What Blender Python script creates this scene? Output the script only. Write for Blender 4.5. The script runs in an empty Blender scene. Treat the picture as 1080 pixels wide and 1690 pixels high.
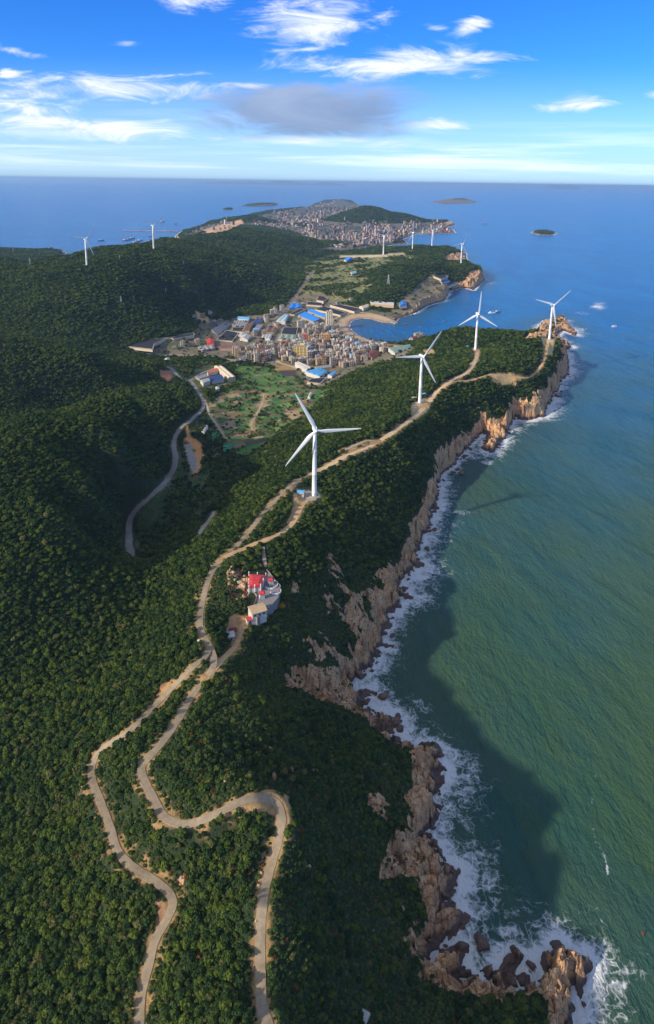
import bpy, bmesh, math, random
import numpy as np
from mathutils import Matrix, Vector, Euler

random.seed(7)
RNG = np.random.RandomState(11)
SC = bpy.context.scene
COL = SC.collection

# ------------------------------------------------------------------ camera
CAM_H = 345.0
F = 1100.0            # focal length in photo pixels (photo is 1080 x 1690)
PITCH = math.radians(13.0)
ROLL = math.radians(0.8)
CX, CY = 540.0, 299.5 + 1100.0 * math.tan(math.radians(13.0))
_fw = np.array([0, math.cos(PITCH), -math.sin(PITCH)])
_rt0 = np.array([1.0, 0, 0])
_up0 = np.array([0, math.sin(PITCH), math.cos(PITCH)])
_rt = _rt0 * math.cos(ROLL) + _up0 * math.sin(ROLL)
_up = -_rt0 * math.sin(ROLL) + _up0 * math.cos(ROLL)
cam_data = bpy.data.cameras.new('camera')
cam = bpy.data.objects.new('camera', cam_data)
COL.objects.link(cam)
M = Matrix(((_rt[0], _up[0], -_fw[0], 0), (_rt[1], _up[1], -_fw[1], 0), (_rt[2], _up[2], -_fw[2], CAM_H), (0, 0, 0, 1)))
cam.matrix_world = M
cam_data.sensor_fit = 'VERTICAL'
cam_data.sensor_height = 24.0
cam_data.lens = 24.0 * F / 1690.0
cam_data.shift_y = -(845.0 - CY) / 1690.0
cam_data.clip_start = 5.0
cam_data.clip_end = 600000.0
SC.camera = cam
SC.view_settings.view_transform = 'Standard'
SC.view_settings.look = 'None'
SC.view_settings.gamma = 1.0
SC.view_settings.exposure = 0.26

# ------------------------------------------------------------------ sun and sky
SUN_EL = math.radians(26.0)
SUN_DIR = np.array([-0.86, -0.51, 0.0]); SUN_DIR /= np.linalg.norm(SUN_DIR)
sd = Vector((SUN_DIR[0] * math.cos(SUN_EL), SUN_DIR[1] * math.cos(SUN_EL), math.sin(SUN_EL)))
sun_data = bpy.data.lights.new('sun', 'SUN')
sun_data.energy = 5.0
sun_data.angle = math.radians(1.3)
sun_data.color = (1.0, 0.86, 0.66)
sun = bpy.data.objects.new('sun', sun_data)
COL.objects.link(sun)
sun.rotation_euler = sd.to_track_quat('Z', 'Y').to_euler()
sun.location = (0, 0, 900)

world = bpy.data.worlds.new('World')
SC.world = world
world.use_nodes = True


class NT:
    """small node-tree writer"""
    def __init__(s, tree):
        s.t = tree
        s.t.nodes.clear()

    def n(s, kind, **kw):
        nd = s.t.nodes.new(kind)
        for k, v in kw.items():
            if k.startswith('i_'):
                key = k[2:].replace('_', ' ')
                nd.inputs[key].default_value = v
            else:
                setattr(nd, k, v)
        return nd

    def l(s, a, b):
        s.t.links.new(a, b)

    def val(s, nd, idx, v):
        if hasattr(v, 'links'):
            s.l(v, nd.inputs[idx])
        else:
            nd.inputs[idx].default_value = v

    def math(s, op, a, b=0.0, c=0.0, clamp=False):
        nd = s.t.nodes.new('ShaderNodeMath'); nd.operation = op; nd.use_clamp = clamp
        s.val(nd, 0, a); s.val(nd, 1, b)
        if op in ('MULTIPLY_ADD', 'SMOOTH_MIN'): s.val(nd, 2, c)
        return nd.outputs[0]

    def mix(s, f, a, b, mode='MIX'):
        nd = s.t.nodes.new('ShaderNodeMix'); nd.data_type = 'RGBA'; nd.blend_type = mode
        s.val(nd, 0, f); s.val(nd, 6, a); s.val(nd, 7, b)
        return nd.outputs[2]

    def ss(s, x, lo, hi, a=0.0, b=1.0):
        nd = s.t.nodes.new('ShaderNodeMapRange'); nd.interpolation_type = 'SMOOTHSTEP'
        s.val(nd, 0, x); s.val(nd, 1, lo); s.val(nd, 2, hi); s.val(nd, 3, a); s.val(nd, 4, b)
        return nd.outputs[0]

    def noise(s, vec, scale, detail=4.0, rough=0.55, dist=0.0):
        nd = s.n('ShaderNodeTexNoise')
        nd.inputs['Scale'].default_value = scale; nd.inputs['Detail'].default_value = detail
        nd.inputs['Roughness'].default_value = rough; nd.inputs['Distortion'].default_value = dist
        if vec is not None: s.l(vec, nd.inputs['Vector'])
        return nd.outputs['Fac']

    def mapping(s, vec, scale=(1, 1, 1), loc=(0, 0, 0), rot=(0, 0, 0)):
        nd = s.n('ShaderNodeMapping')
        nd.inputs['Scale'].default_value = scale; nd.inputs['Location'].default_value = loc
        nd.inputs['Rotation'].default_value = rot
        s.l(vec, nd.inputs['Vector'])
        return nd.outputs[0]

    def ramp(s, f, stops):
        nd = s.n('ShaderNodeValToRGB')
        e = nd.color_ramp.elements
        while len(e) < len(stops): e.new(0.5)
        for k, (p, c) in enumerate(stops):
            e[k].position = p; e[k].color = (c[0], c[1], c[2], 1)
        s.l(f, nd.inputs[0])
        return nd.outputs[0]


def world_sky():
    T = NT(world.node_tree)
    out = T.n('ShaderNodeOutputWorld')
    bg = T.n('ShaderNodeBackground')
    bg.inputs['Strength'].default_value = 0.14
    sky = T.n('ShaderNodeTexSky', sky_type='NISHITA', sun_disc=False)
    sky.sun_elevation = SUN_EL
    sky.sun_rotation = math.atan2(sd.x, sd.y)
    sky.altitude = 300.0
    sky.air_density = 1.0
    sky.dust_density = 0.4
    sky.ozone_density = 3.0
    hs = T.n('ShaderNodeHueSaturation'); hs.inputs['Saturation'].default_value = 1.28
    hs.inputs['Value'].default_value = 1.0
    T.l(sky.outputs[0], hs.inputs['Color'])
    tc = T.n('ShaderNodeTexCoord')
    sep0 = T.n('ShaderNodeSeparateXYZ'); T.l(tc.outputs['Generated'], sep0.inputs[0])
    low = T.ss(sep0.outputs[2], .62, .22)
    deep = T.mix(1.0, hs.outputs[0], (0.27, 0.64, 1.22, 1), 'MULTIPLY')
    # broken cumulus added high up, out of view, to whiten the fill light
    cum = T.noise(T.mapping(tc.outputs['Generated'], (3, 3, 4)), 1.0, 6, .6)
    over = T.mix(T.ss(cum, .46, .62, 0, .8), sky.outputs[0], (8.0, 7.6, 7.2, 1))
    base = T.mix(low, over, deep)
    # direction -> a flat cloud-deck coordinate: x/y and elevation
    sep = T.n('ShaderNodeSeparateXYZ'); T.l(tc.outputs['Generated'], sep.inputs[0])
    X, Y, Z = sep.outputs
    az = T.math('DIVIDE', X, T.math('MAXIMUM', T.math('ABSOLUTE', Y), 0.02))     # tan of azimuth off the view
    el = T.math('DIVIDE', Z, T.math('MAXIMUM', T.math('ABSOLUTE', Y), 0.02))     # tan of elevation
    cmb = T.n('ShaderNodeCombineXYZ'); T.l(az, cmb.inputs[0]); T.l(el, cmb.inputs[1])
    P = cmb.outputs[0]
    n_big = T.noise(T.mapping(P, (3.2, 11.0, 1.0), (2.3, 0.7, 0)), 1.0, 7, 0.62, 0.6)
    n_fine = T.noise(T.mapping(P, (9.0, 34.0, 1.0), (0, 4.1, 0), (0, 0, 0.12)), 1.0, 8, 0.68, 0.9)

    def px(x, y):      # photo pixel to (tan azimuth, tan elevation)
        return ((x - 540.0) / F * 0.985, (300.5 - y) / F * 1.03)

    white = None
    # (x, y, half width, half height, softness, slope)
    blobs = [(335, 42, 46, 15, 1.0, 0), (435, 14, 40, 14, .8, -.35), (520, 68, 92, 40, 1.15, .02), (620, 62, 34, 10, .7, .1), (500, 42, 60, 12, .7, 0),
             (755, 74, 32, 13, .9, .2), (706, 76, 26, 6, .7, 0), (640, 128, 160, 24, 1.1, .06), (745, 116, 95, 12, 1.0, .05), (560, 140, 60, 8, .8, 0),
             (420, 161, 40, 6, 1., 0), (190, 166, 200, 22, 1.0, .0), (60, 180, 130, 14, .9, 0), (55, 196, 120, 20, 1.0, -.1), (130, 225, 190, 26, 1.1, -.06),
             (55, 119, 56, 9, 1., -.15), (12, 104, 22, 9, 1., 0), (28, 150, 26, 9, .9, 0), (725, 212, 75, 12, 1.0, .05), (790, 192, 52, 5, .6, .12),
             (925, 180, 58, 12, 1.1, .12), (1062, 166, 26, 8, .9, 0), (220, 103, 26, 6, .7, 0), (540, 240, 120, 9, .9, 0), (60, 243, 120, 12, .6, 0)]
    for (x, y, hw, hh, k, sl) in blobs:
        cx, cy = px(x, y)
        dx = T.math('SUBTRACT', az, cx)
        dy = T.math('SUBTRACT', T.math('SUBTRACT', el, cy), T.math('MULTIPLY', dx, sl))
        a = T.math('POWER', T.math('MULTIPLY', dx, F / hw), 2.0) if False else T.math('MULTIPLY', dx, F / hw)
        b = T.math('MULTIPLY', dy, F / hh)
        r2 = T.math('ADD', T.math('MULTIPLY', a, a), T.math('MULTIPLY', b, b))
        g = T.math('MULTIPLY', T.math('EXPONENT', T.math('MULTIPLY', r2, -1.0)), k)
        white = g if white is None else T.math('MAXIMUM', white, g)
    edge = T.math('ADD', white, T.math('ADD', T.math('MULTIPLY', T.math('SUBTRACT', n_fine, 0.5), 2.6), T.math('MULTIPLY', T.math('SUBTRACT', n_big, 0.5), 1.1)))
    gate = T.ss(white, 0.03, 0.25)
    cw = T.math('MULTIPLY', T.ss(edge, 0.30, 1.25), gate, clamp=True)
    # faint high streaks low in the sky
    band = T.math('MULTIPLY', T.ss(el, 0.0, 0.03), T.ss(el, 0.12, 0.02))
    streak = T.noise(T.mapping(P, (2.2, 42.0, 1.0), (1.0, 2.0, 0)), 1.0, 6, 0.6, 0.5)
    st = T.math('MULTIPLY', T.ss(streak, 0.42, 0.78), T.math('MULTIPLY', band, 0.95))
    # pale veil towards the horizon
    veil = T.math('MULTIPLY', T.ss(el, 0.18, 0.0), 0.50)
    c0 = T.mix(veil, base, (5.2, 6.5, 8.0, 1))
    c1 = T.mix(st, c0, (7.2, 7.8, 8.6, 1))
    shade = T.mix(T.ss(n_fine, 0.3, 0.7), (4.6, 5.2, 7.0, 1), (7.3, 7.4, 7.8, 1))
    c2 = T.mix(T.math('MULTIPLY', cw, 0.9), c1, shade)
    # the one grey cloud
    gcx, gcy = px(508, 192)
    dx = T.math('SUBTRACT', az, gcx); dy = T.math('SUBTRACT', el, gcy)
    a = T.math('MULTIPLY', dx, F / 185.0); b = T.math('MULTIPLY', dy, F / 44.0)
    r2 = T.math('ADD', T.math('MULTIPLY', a, a), T.math('MULTIPLY', b, b))
    g = T.math('EXPONENT', T.math('MULTIPLY', r2, -1.0))
    ge = T.math('ADD', g, T.math('ADD', T.math('MULTIPLY', T.math('SUBTRACT', n_big, 0.5), 1.5), T.math('MULTIPLY', T.math('SUBTRACT', n_fine, 0.5), 1.0)))
    gm = T.math('MULTIPLY', T.ss(ge, 0.22, 0.80), T.ss(g, 0.04, 0.25))
    gcol = T.mix(T.ss(T.math('ADD', n_big, T.math('MULTIPLY', b, .18)), 0.3, 0.75), (1.35, 2.0, 3.4, 1), (2.5, 3.1, 4.4, 1))
    c3 = T.mix(T.math('MULTIPLY', gm, 0.92), c2, gcol)
    T.l(c3, bg.inputs['Color'])
    T.l(bg.outputs[0], out.inputs['Surface'])


world_sky()

# ------------------------------------------------------------------ projection helpers
CAMP = np.array([0.0, 0.0, CAM_H])


def project(P):
    """world points (n,3) -> photo pixels (n,2)"""
    D = np.asarray(P, float) - CAMP
    z = D @ _fw
    z = np.where(z < 1e-3, 1e-3, z)
    return np.stack([CX + F * (D @ _rt) / z, CY - F * (D @ _up) / z], -1)


def ray(px, py):
    d = _fw * F + _rt * (px - CX) - _up * (py - CY)
    return d / np.linalg.norm(d)


def at(px, py, z=0.0):
    d = ray(px, py)
    t = (z - CAM_H) / d[2]
    return CAMP + d * t


def in_poly(px, py, poly):
    inside = np.zeros(px.shape, bool)
    n = len(poly)
    for i in range(n):
        x0, y0 = poly[i]; x1, y1 = poly[(i + 1) % n]
        if y0 == y1: continue
        c = ((y0 > py) != (y1 > py)) & (px < (x1 - x0) * (py - y0) / (y1 - y0) + x0)
        inside ^= c
    return inside


def dist_poly(px, py, poly, closed=True):
    """distance to a polyline, any planar units"""
    best = np.full(px.shape, 1e18)
    n = len(poly)
    for i in range(n if closed else n - 1):
        x0, y0 = poly[i][0], poly[i][1]; x1, y1 = poly[(i + 1) % n][0], poly[(i + 1) % n][1]
        dx, dy = x1 - x0, y1 - y0
        L = dx * dx + dy * dy + 1e-12
        t = np.clip(((px - x0) * dx + (py - y0) * dy) / L, 0, 1)
        d = (px - x0 - t * dx) ** 2 + (py - y0 - t * dy) ** 2
        np.minimum(best, d, out=best)
    return np.sqrt(best)


def smooth(x, a, b):
    t = np.clip((x - a) / (b - a), 0, 1)
    return t * t * (3 - 2 * t)


def _h(ix, iy, seed):
    n = (ix.astype(np.int64) * 374761393 + iy.astype(np.int64) * 668265263 + seed * 1442695041) & 0xffffffff
    n = ((n ^ (n >> 13)) * 1274126177) & 0xffffffff
    return ((n ^ (n >> 16)) & 0xffff) / 65535.0


def vnoise(x, y, seed=0):
    ix = np.floor(x); iy = np.floor(y)
    fx = x - ix; fy = y - iy
    fx = fx * fx * (3 - 2 * fx); fy = fy * fy * (3 - 2 * fy)
    a = _h(ix, iy, seed); b = _h(ix + 1, iy, seed); c = _h(ix, iy + 1, seed); d = _h(ix + 1, iy + 1, seed)
    return (a * (1 - fx) + b * fx) * (1 - fy) + (c * (1 - fx) + d * fx) * fy


def fbm(x, y, seed=0, oct=4, gain=0.5):
    s = 0; a = 1; t = 0
    for k in range(oct):
        s = s + a * vnoise(x * 2 ** k, y * 2 ** k, seed + k * 17); t += a; a *= gain
    return s / t - 0.5


def cells(x, y, seed=0):
    """blocky fracture noise: per-cell value, tilt height, edge closeness"""
    ix = np.floor(x); iy = np.floor(y)
    f1 = np.full(x.shape, 9.0); f2 = np.full(x.shape, 9.0)
    val = np.zeros(x.shape); tilt = np.zeros(x.shape)
    for di in (-1, 0, 1):
        for dj in (-1, 0, 1):
            cx = ix + di; cy = iy + dj
            qx = cx + _h(cx, cy, seed); qy = cy + _h(cx, cy, seed + 5)
            d = np.maximum(np.abs(x - qx), np.abs(y - qy)) * 0.6 + np.hypot(x - qx, y - qy) * 0.4
            v = _h(cx, cy, seed + 9)
            tl = (x - qx) * (_h(cx, cy, seed + 11) - 0.5) * 2 + (y - qy) * (_h(cx, cy, seed + 13) - 0.5) * 2
            m = d < f1
            f2 = np.where(m, f1, np.minimum(f2, d))
            val = np.where(m, v, val); tilt = np.where(m, tl, tilt)
            f1 = np.where(m, d, f1)
    return val, tilt, f2 - f1
# ------------------------------------------------------------------ where things are (photo pixels + height above the sea)
TURB = [  # base, hub, three blade angles, rotor yaw, blade hint
    (519, 818, 708, (0, 118, 228), 12), (693, 665, 588, (55, 176, 298), 28), (785, 577, 518, (88, 208, 328), 22),
    (907, 560, 503, (40, 163, 281), 35), (144, 441, 394, (48, 169, 293), 30), (254, 411, 372, (38, 160, 282), 35),
    (633, 420, 389, (38, 165, 262), 38), (681, 411, 384, (105, 355, 235), 35), (713, 407, 380, (40, 164, 278), 38), (761, 436, 403, (62, 182, 302), 42)]
TPOS = []; TSC = []
ZFIX = {6: 60.0, 7: 55.0, 8: 55.0, 9: 45.0}
for _k, (bx, by, hy, _a, _y) in enumerate(TURB):
    rb = ray(bx, by); rh = ray(bx, hy)
    tb = -rb[2] / rb[1]; th = -rh[2] / rh[1]
    d = 65.0 / (tb - th)
    if _k in ZFIX: d = (CAM_H - ZFIX[_k]) / tb
    TSC.append(d * (tb - th) / 65.0)
    TPOS.append((rb[0] / rb[1] * d, d, CAM_H - tb * d))

COAST = [(1000, 2600), (985, 2000), (958, 1780), (948, 1690), (953, 1655), (938, 1641), (965, 1618), (973, 1590), (958, 1575), (944, 1573), (935, 1577), (925, 1556), (908, 1560), (900, 1580),
         (895, 1605), (882, 1622), (875, 1606), (868, 1612), (866, 1626), (850, 1632), (838, 1622), (848, 1603), (857, 1583), (848, 1572), (832, 1578), (812, 1595), (805, 1625), (797, 1609),
         (775, 1605), (760, 1616), (745, 1612), (762, 1592), (775, 1575), (772, 1555), (757, 1552), (735, 1565), (712, 1582), (700, 1590), (713, 1570), (730, 1556), (745, 1545), (765, 1520), (768, 1508), (752, 1495),
         (741, 1494), (742, 1482), (748, 1464), (753, 1449), (753, 1436), (742, 1429), (736, 1440), (731, 1437), (738, 1420), (724, 1407), (716, 1393), (703, 1384), (702, 1373), (711, 1362), (718, 1344), (720, 1329), (712, 1318),
         (722, 1304), (724, 1282), (730, 1269), (723, 1257), (721, 1247), (722, 1233), (712, 1228), (698, 1228), (684, 1236), (665, 1236), (659, 1219), (645, 1214), (634, 1205), (648, 1203), (659, 1199), (657, 1183),
         (645, 1180), (634, 1182), (620, 1178), (612, 1169), (590, 1169), (593, 1158), (612, 1146), (607, 1137), (584, 1140), (570, 1132), (595, 1118), (595, 1111), (609, 1105), (625, 1083), (618, 1075), (641, 1065),
         (631, 1060), (632, 1042), (645, 1036), (641, 1014), (650, 1010), (660, 993), (656, 985), (671, 985), (664, 974), (654, 970), (664, 955), (675, 946), (680, 935), (690, 932), (692, 925), (683, 921), (690, 907), (692, 896),
         (696, 883), (708, 874), (711, 857), (713, 843), (720, 837), (722, 815), (724, 800), (728, 787), (731, 780), (744, 772), (756, 756), (767, 743), (781, 730), (793, 718), (800, 712), (802, 722), (795, 738), (800, 744), (817, 745), (826, 732),
         (836, 719), (831, 711), (841, 713), (845, 697), (852, 688), (862, 693), (873, 693), (886, 691), (902, 685), (900, 678), (910, 661), (913, 648), (921, 646), (926, 628), (939, 618), (939, 596), (934, 580), (943, 571),
         (934, 563), (921, 557), (924, 548), (930, 545), (950, 553), (952, 549), (937, 535), (934, 527), (924, 523), (912, 527), (898, 530), (891, 537), (889, 544), (878, 551), (856, 552), (830, 556), (790, 558), (745, 562),
         (705, 559), (690, 556), (677, 558), (676, 569), (655, 570), (637, 568), (609, 561), (592, 554), (580, 546), (576, 539), (577, 533), (583, 528), (596, 525), (612, 526), (634, 532), (651, 533), (659, 525), (684, 517), (707, 504), (734, 496), (743, 480),
         (757, 476), (773, 476), (782, 479), (801, 461), (798, 453), (787, 442), (779, 436), (771, 433), (770, 426), (769, 419), (757, 412), (743, 407), (715, 408), (690, 412), (660, 412), (637, 412), (640, 405), (673, 402), (664, 395), (687, 386), (720, 386), (752, 384), (747, 379),
         (735, 376), (752, 371), (743, 365), (710, 364), (664, 357), (641, 353), (606, 345), (590, 338), (580, 331), (562, 328), (535, 332), (516, 338), (500, 343), (470, 346), (440, 349), (414, 354), (400, 359), (368, 361), (354, 366), (330, 374), (300, 382), (290, 390), (294, 398), (280, 412),
         (250, 436), (150, 452), (120, 440), (100, 424), (109, 417), (90, 411), (60, 413), (0, 411), (-120, 408), (-400, 420), (-900, 440), (-1200, 900), (-1500, 2600)]
ISLES = [[(713, 334), (733, 337), (760, 336), (784, 335), (790, 331), (775, 328), (745, 329), (720, 331)],
         [(398, 340), (420, 341), (460, 339), (458, 335), (440, 334), (412, 336)],
         [(877, 384), (890, 388), (912, 388), (920, 385), (905, 381), (885, 381)],
         [(365, 346), (376, 347), (388, 346), (380, 344)]]
COAST_W = np.array([at(x, y, 0)[:2] for x, y in COAST])
ISLES_W = [np.array([at(x, y, 0)[:2] for x, y in p]) for p in ISLES]

VEG = [(707, 1567), (720, 1540), (720, 1523), (707, 1510), (697, 1483), (692, 1465), (689, 1453), (672, 1446), (660, 1444), (640, 1452), (624, 1458), (628, 1433), (633, 1412), (640, 1395), (658, 1378), (682, 1373), (675, 1364), (684, 1347), (664, 1318), (682, 1295), (678, 1269), (679, 1255),
       (676, 1242), (690, 1236), (662, 1228), (640, 1220), (622, 1205), (612, 1194), (600, 1180), (575, 1172), (545, 1160), (520, 1155), (490, 1140), (468, 1122), (487, 1105), (534, 1108), (584, 1097), (584, 1080), (588, 1057), (571, 1030), (566, 1000), (584, 985), (606, 970), (621, 943), (640, 933), (664, 930),
       (660, 915), (664, 907), (668, 896), (681, 878), (680, 856), (702, 830), (707, 796), (715, 785), (726, 774), (730, 746), (744, 737), (748, 726), (778, 716), (785, 700), (798, 691), (810, 690), (824, 690), (837, 678), (850, 680), (858, 655), (876, 665), (880, 648), (900, 644), (913, 618), (926, 609), (924, 587), (924, 561), (905, 556), (880, 552)]
i0 = COAST.index((700, 1590)); i1 = COAST.index((878, 551))
ROCKPOLY = COAST[i0:i1 + 1] + [(x, y) for x, y in reversed(VEG)]
# rock reef at the foot of the frame
ia = COAST.index((958, 1780)); ib = COAST.index((700, 1590))
ROCKPOLY2 = COAST[ia:ib + 1] + [(690, 1608), (715, 1625), (760, 1640), (790, 1650), (830, 1645), (850, 1640), (880, 1638), (905, 1655), (900, 1690), (905, 1780)]
ROCKTIP = [(860, 560), (878, 550), (889, 544), (891, 537), (898, 530), (924, 523), (960, 530), (960, 556), (930, 560), (905, 556)]
ROCKFAR = [[(798, 470), (801, 461), (798, 453), (787, 442), (775, 448), (768, 462), (745, 470), (743, 480), (730, 480), (728, 492), (700, 500), (680, 512), (650, 522), (640, 528), (651, 533), (684, 519), (710, 506), (737, 498), (745, 482), (782, 482)],
           [(735, 430), (735, 424), (745, 417), (769, 418), (772, 428), (755, 431)], [(690, 384), (752, 378), (754, 388), (690, 390)], [(720, 376), (730, 368), (743, 364), (755, 370), (752, 380)]]
BARE = [([(604, 1312), (625, 1310), (640, 1325), (655, 1352), (640, 1356), (622, 1350), (608, 1335)], .9),
        ([(545, 930), (560, 940), (580, 975), (590, 1010), (600, 1050), (588, 1055), (570, 1030), (545, 1015), (532, 985), (538, 950)], .62),
        ([(505, 1040), (545, 1045), (560, 1075), (580, 1090), (545, 1110), (520, 1100), (505, 1070)], .45),
        ([(466, 1105), (490, 1100), (500, 1115), (495, 1142), (470, 1135)], .6),
        ([(372, 948), (395, 935), (412, 940), (412, 985), (385, 990), (375, 970)], .7),
        ([(478, 968), (494, 968), (494, 984), (480, 985)], .8), ([(535, 915), (550, 915), (556, 935), (540, 935)], .6),
        ([(440, 1275), (500, 1260), (530, 1270), (520, 1300), (460, 1300)], .25), ([(360, 1280), (385, 1275), (392, 1310), (370, 1305)], .4),
        ([(430, 1395), (440, 1390), (436, 1440), (428, 1480), (424, 1440)], .55), ([(285, 1440), (305, 1440), (303, 1460), (288, 1455)], .5),
        ([(416, 1560), (428, 1570), (428, 1620), (412, 1610)], .3), ([(660, 1495), (690, 1510), (690, 1530), (670, 1520)], .35),
        ([(500, 1410), (525, 1415), (520, 1440), (505, 1435)], .4), ([(825, 632), (850, 628), (860, 640), (850, 690), (880, 690), (870, 650)], .4)]
EARTH = [  # polygons of bare soil: points, colour
    ([(482, 812), (520, 816), (515, 829), (502, 836), (494, 852), (480, 868), (470, 866), (480, 848), (484, 830)], (.46, .30, .14)),
    ([(488, 806), (522, 812), (520, 826), (500, 826)], (.36, .31, .24)),
    ([(676, 668), (700, 656), (716, 660), (706, 680), (686, 694), (678, 684)], (.44, .33, .18)),
    ([(383, 1332), (410, 1312), (450, 1304), (476, 1317), (481, 1352), (467, 1372), (456, 1345), (440, 1337), (400, 1342)], (.42, .26, .11)),
    ([(309, 702), (313, 718), (333, 733), (336, 752), (330, 775), (318, 782), (313, 760), (322, 745), (306, 725)], (.60, .30, .11)),
    ([(303, 735), (315, 728), (322, 750), (326, 775), (315, 780), (308, 755)], (.33, .29, .25)),
    ([(264, 611), (284, 612), (288, 625), (275, 631), (265, 621)], (.36, .16, .09)),
    ([(808, 617), (840, 617), (862, 624), (845, 633), (825, 637), (812, 626)], (.52, .36, .17)),
    ([(893, 556), (918, 560), (912, 586), (903, 592), (897, 572)], (.56, .40, .20)),
    ([(779, 575), (793, 575), (790, 589), (784, 589)], (.42, .25, .12)),
    ([(334, 379), (365, 371), (398, 362), (403, 368), (375, 382), (345, 386)], (.52, .33, .18)),
    ([(372, 1020), (395, 1012), (404, 1020), (398, 1050), (385, 1068), (374, 1045)], (.38, .23, .12)),
    ([(697, 578), (712, 576), (720, 582), (705, 588)], (.46, .28, .10)),
    ([(640, 418), (668, 417), (668, 421), (640, 422)], (.5, .40, .22)), ([(560, 422), (640, 420), (640, 424), (560, 427)], (.5, .42, .28)),
    ([(450, 602), (485, 603), (490, 612), (455, 612)], (.34, .22, .08)), ([(460, 611), (490, 611), (488, 620), (468, 622)], (.06, .05, .05)),
    ([(322, 512), (345, 525), (345, 532), (326, 530)], (.5, .36, .18)), ([(126, 1310), (148, 1305), (148, 1320), (130, 1322)], (.22, .12, .08)),
    ([(262, 1130), (285, 1120), (280, 1140), (256, 1196)], (.3, .16, .09)), ([(256, 1480), (272, 1490), (270, 1530), (258, 1528)], (.3, .17, .10))]
BEACH = [(676, 571), (637, 568), (609, 561), (584, 550), (576, 539), (579, 530), (596, 525), (612, 526), (634, 532), (655, 534), (640, 525), (610, 518), (580, 519), (560, 527), (554, 537), (562, 549), (580, 560), (610, 570), (640, 577), (676, 577)]
VILLAGE = [(205, 575), (250, 560), (320, 548), (335, 525), (370, 528), (400, 520), (440, 520), (470, 505), (480, 490), (530, 482), (560, 500), (600, 508), (640, 515), (690, 470), (715, 450), (760, 470), (740, 490), (700, 505), (655, 535), (640, 540), (560, 530), (570, 545), (640, 570), (690, 572), (670, 590), (630, 600), (590, 612), (560, 628), (535, 640), (505, 640), (480, 610), (440, 604), (400, 598), (380, 590), (300, 590), (250, 588)]
FIELDS = [(385, 600), (440, 606), (470, 612), (490, 625), (510, 642), (545, 640), (530, 662), (505, 680), (480, 700), (455, 715), (430, 740), (400, 755), (372, 740), (362, 715), (345, 690), (345, 665), (370, 650), (395, 640), (392, 615)]
VALLEY = [(260, 590), (385, 592), (400, 600), (520, 640), (560, 635), (535, 665), (500, 700), (460, 730), (425, 765), (390, 790), (350, 830), (330, 860), (290, 905), (240, 918), (222, 900), (228, 850), (262, 812), (292, 775), (298, 735), (310, 708), (335, 685), (342, 662), (325, 640), (300, 635), (275, 615)]
MIXED = [(500, 440), (520, 425), (560, 415), (640, 420), (680, 412), (700, 425), (650, 435), (600, 450), (620, 470), (580, 500), (540, 505), (495, 490), (500, 465)]
GRASSY = [(250, 1190), (330, 1120), (400, 1110), (470, 1180), (560, 1190), (600, 1260), (540, 1330), (480, 1310), (470, 1290), (300, 1330), (260, 1290)]
TOWN = [(300, 392), (330, 374), (400, 359), (470, 347), (520, 338), (562, 329), (590, 338), (640, 354), (700, 364), (745, 372), (745, 384), (660, 392), (640, 405), (600, 412), (560, 415), (520, 412), (505, 395), (490, 385), (440, 375), (400, 372), (340, 386)]

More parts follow.
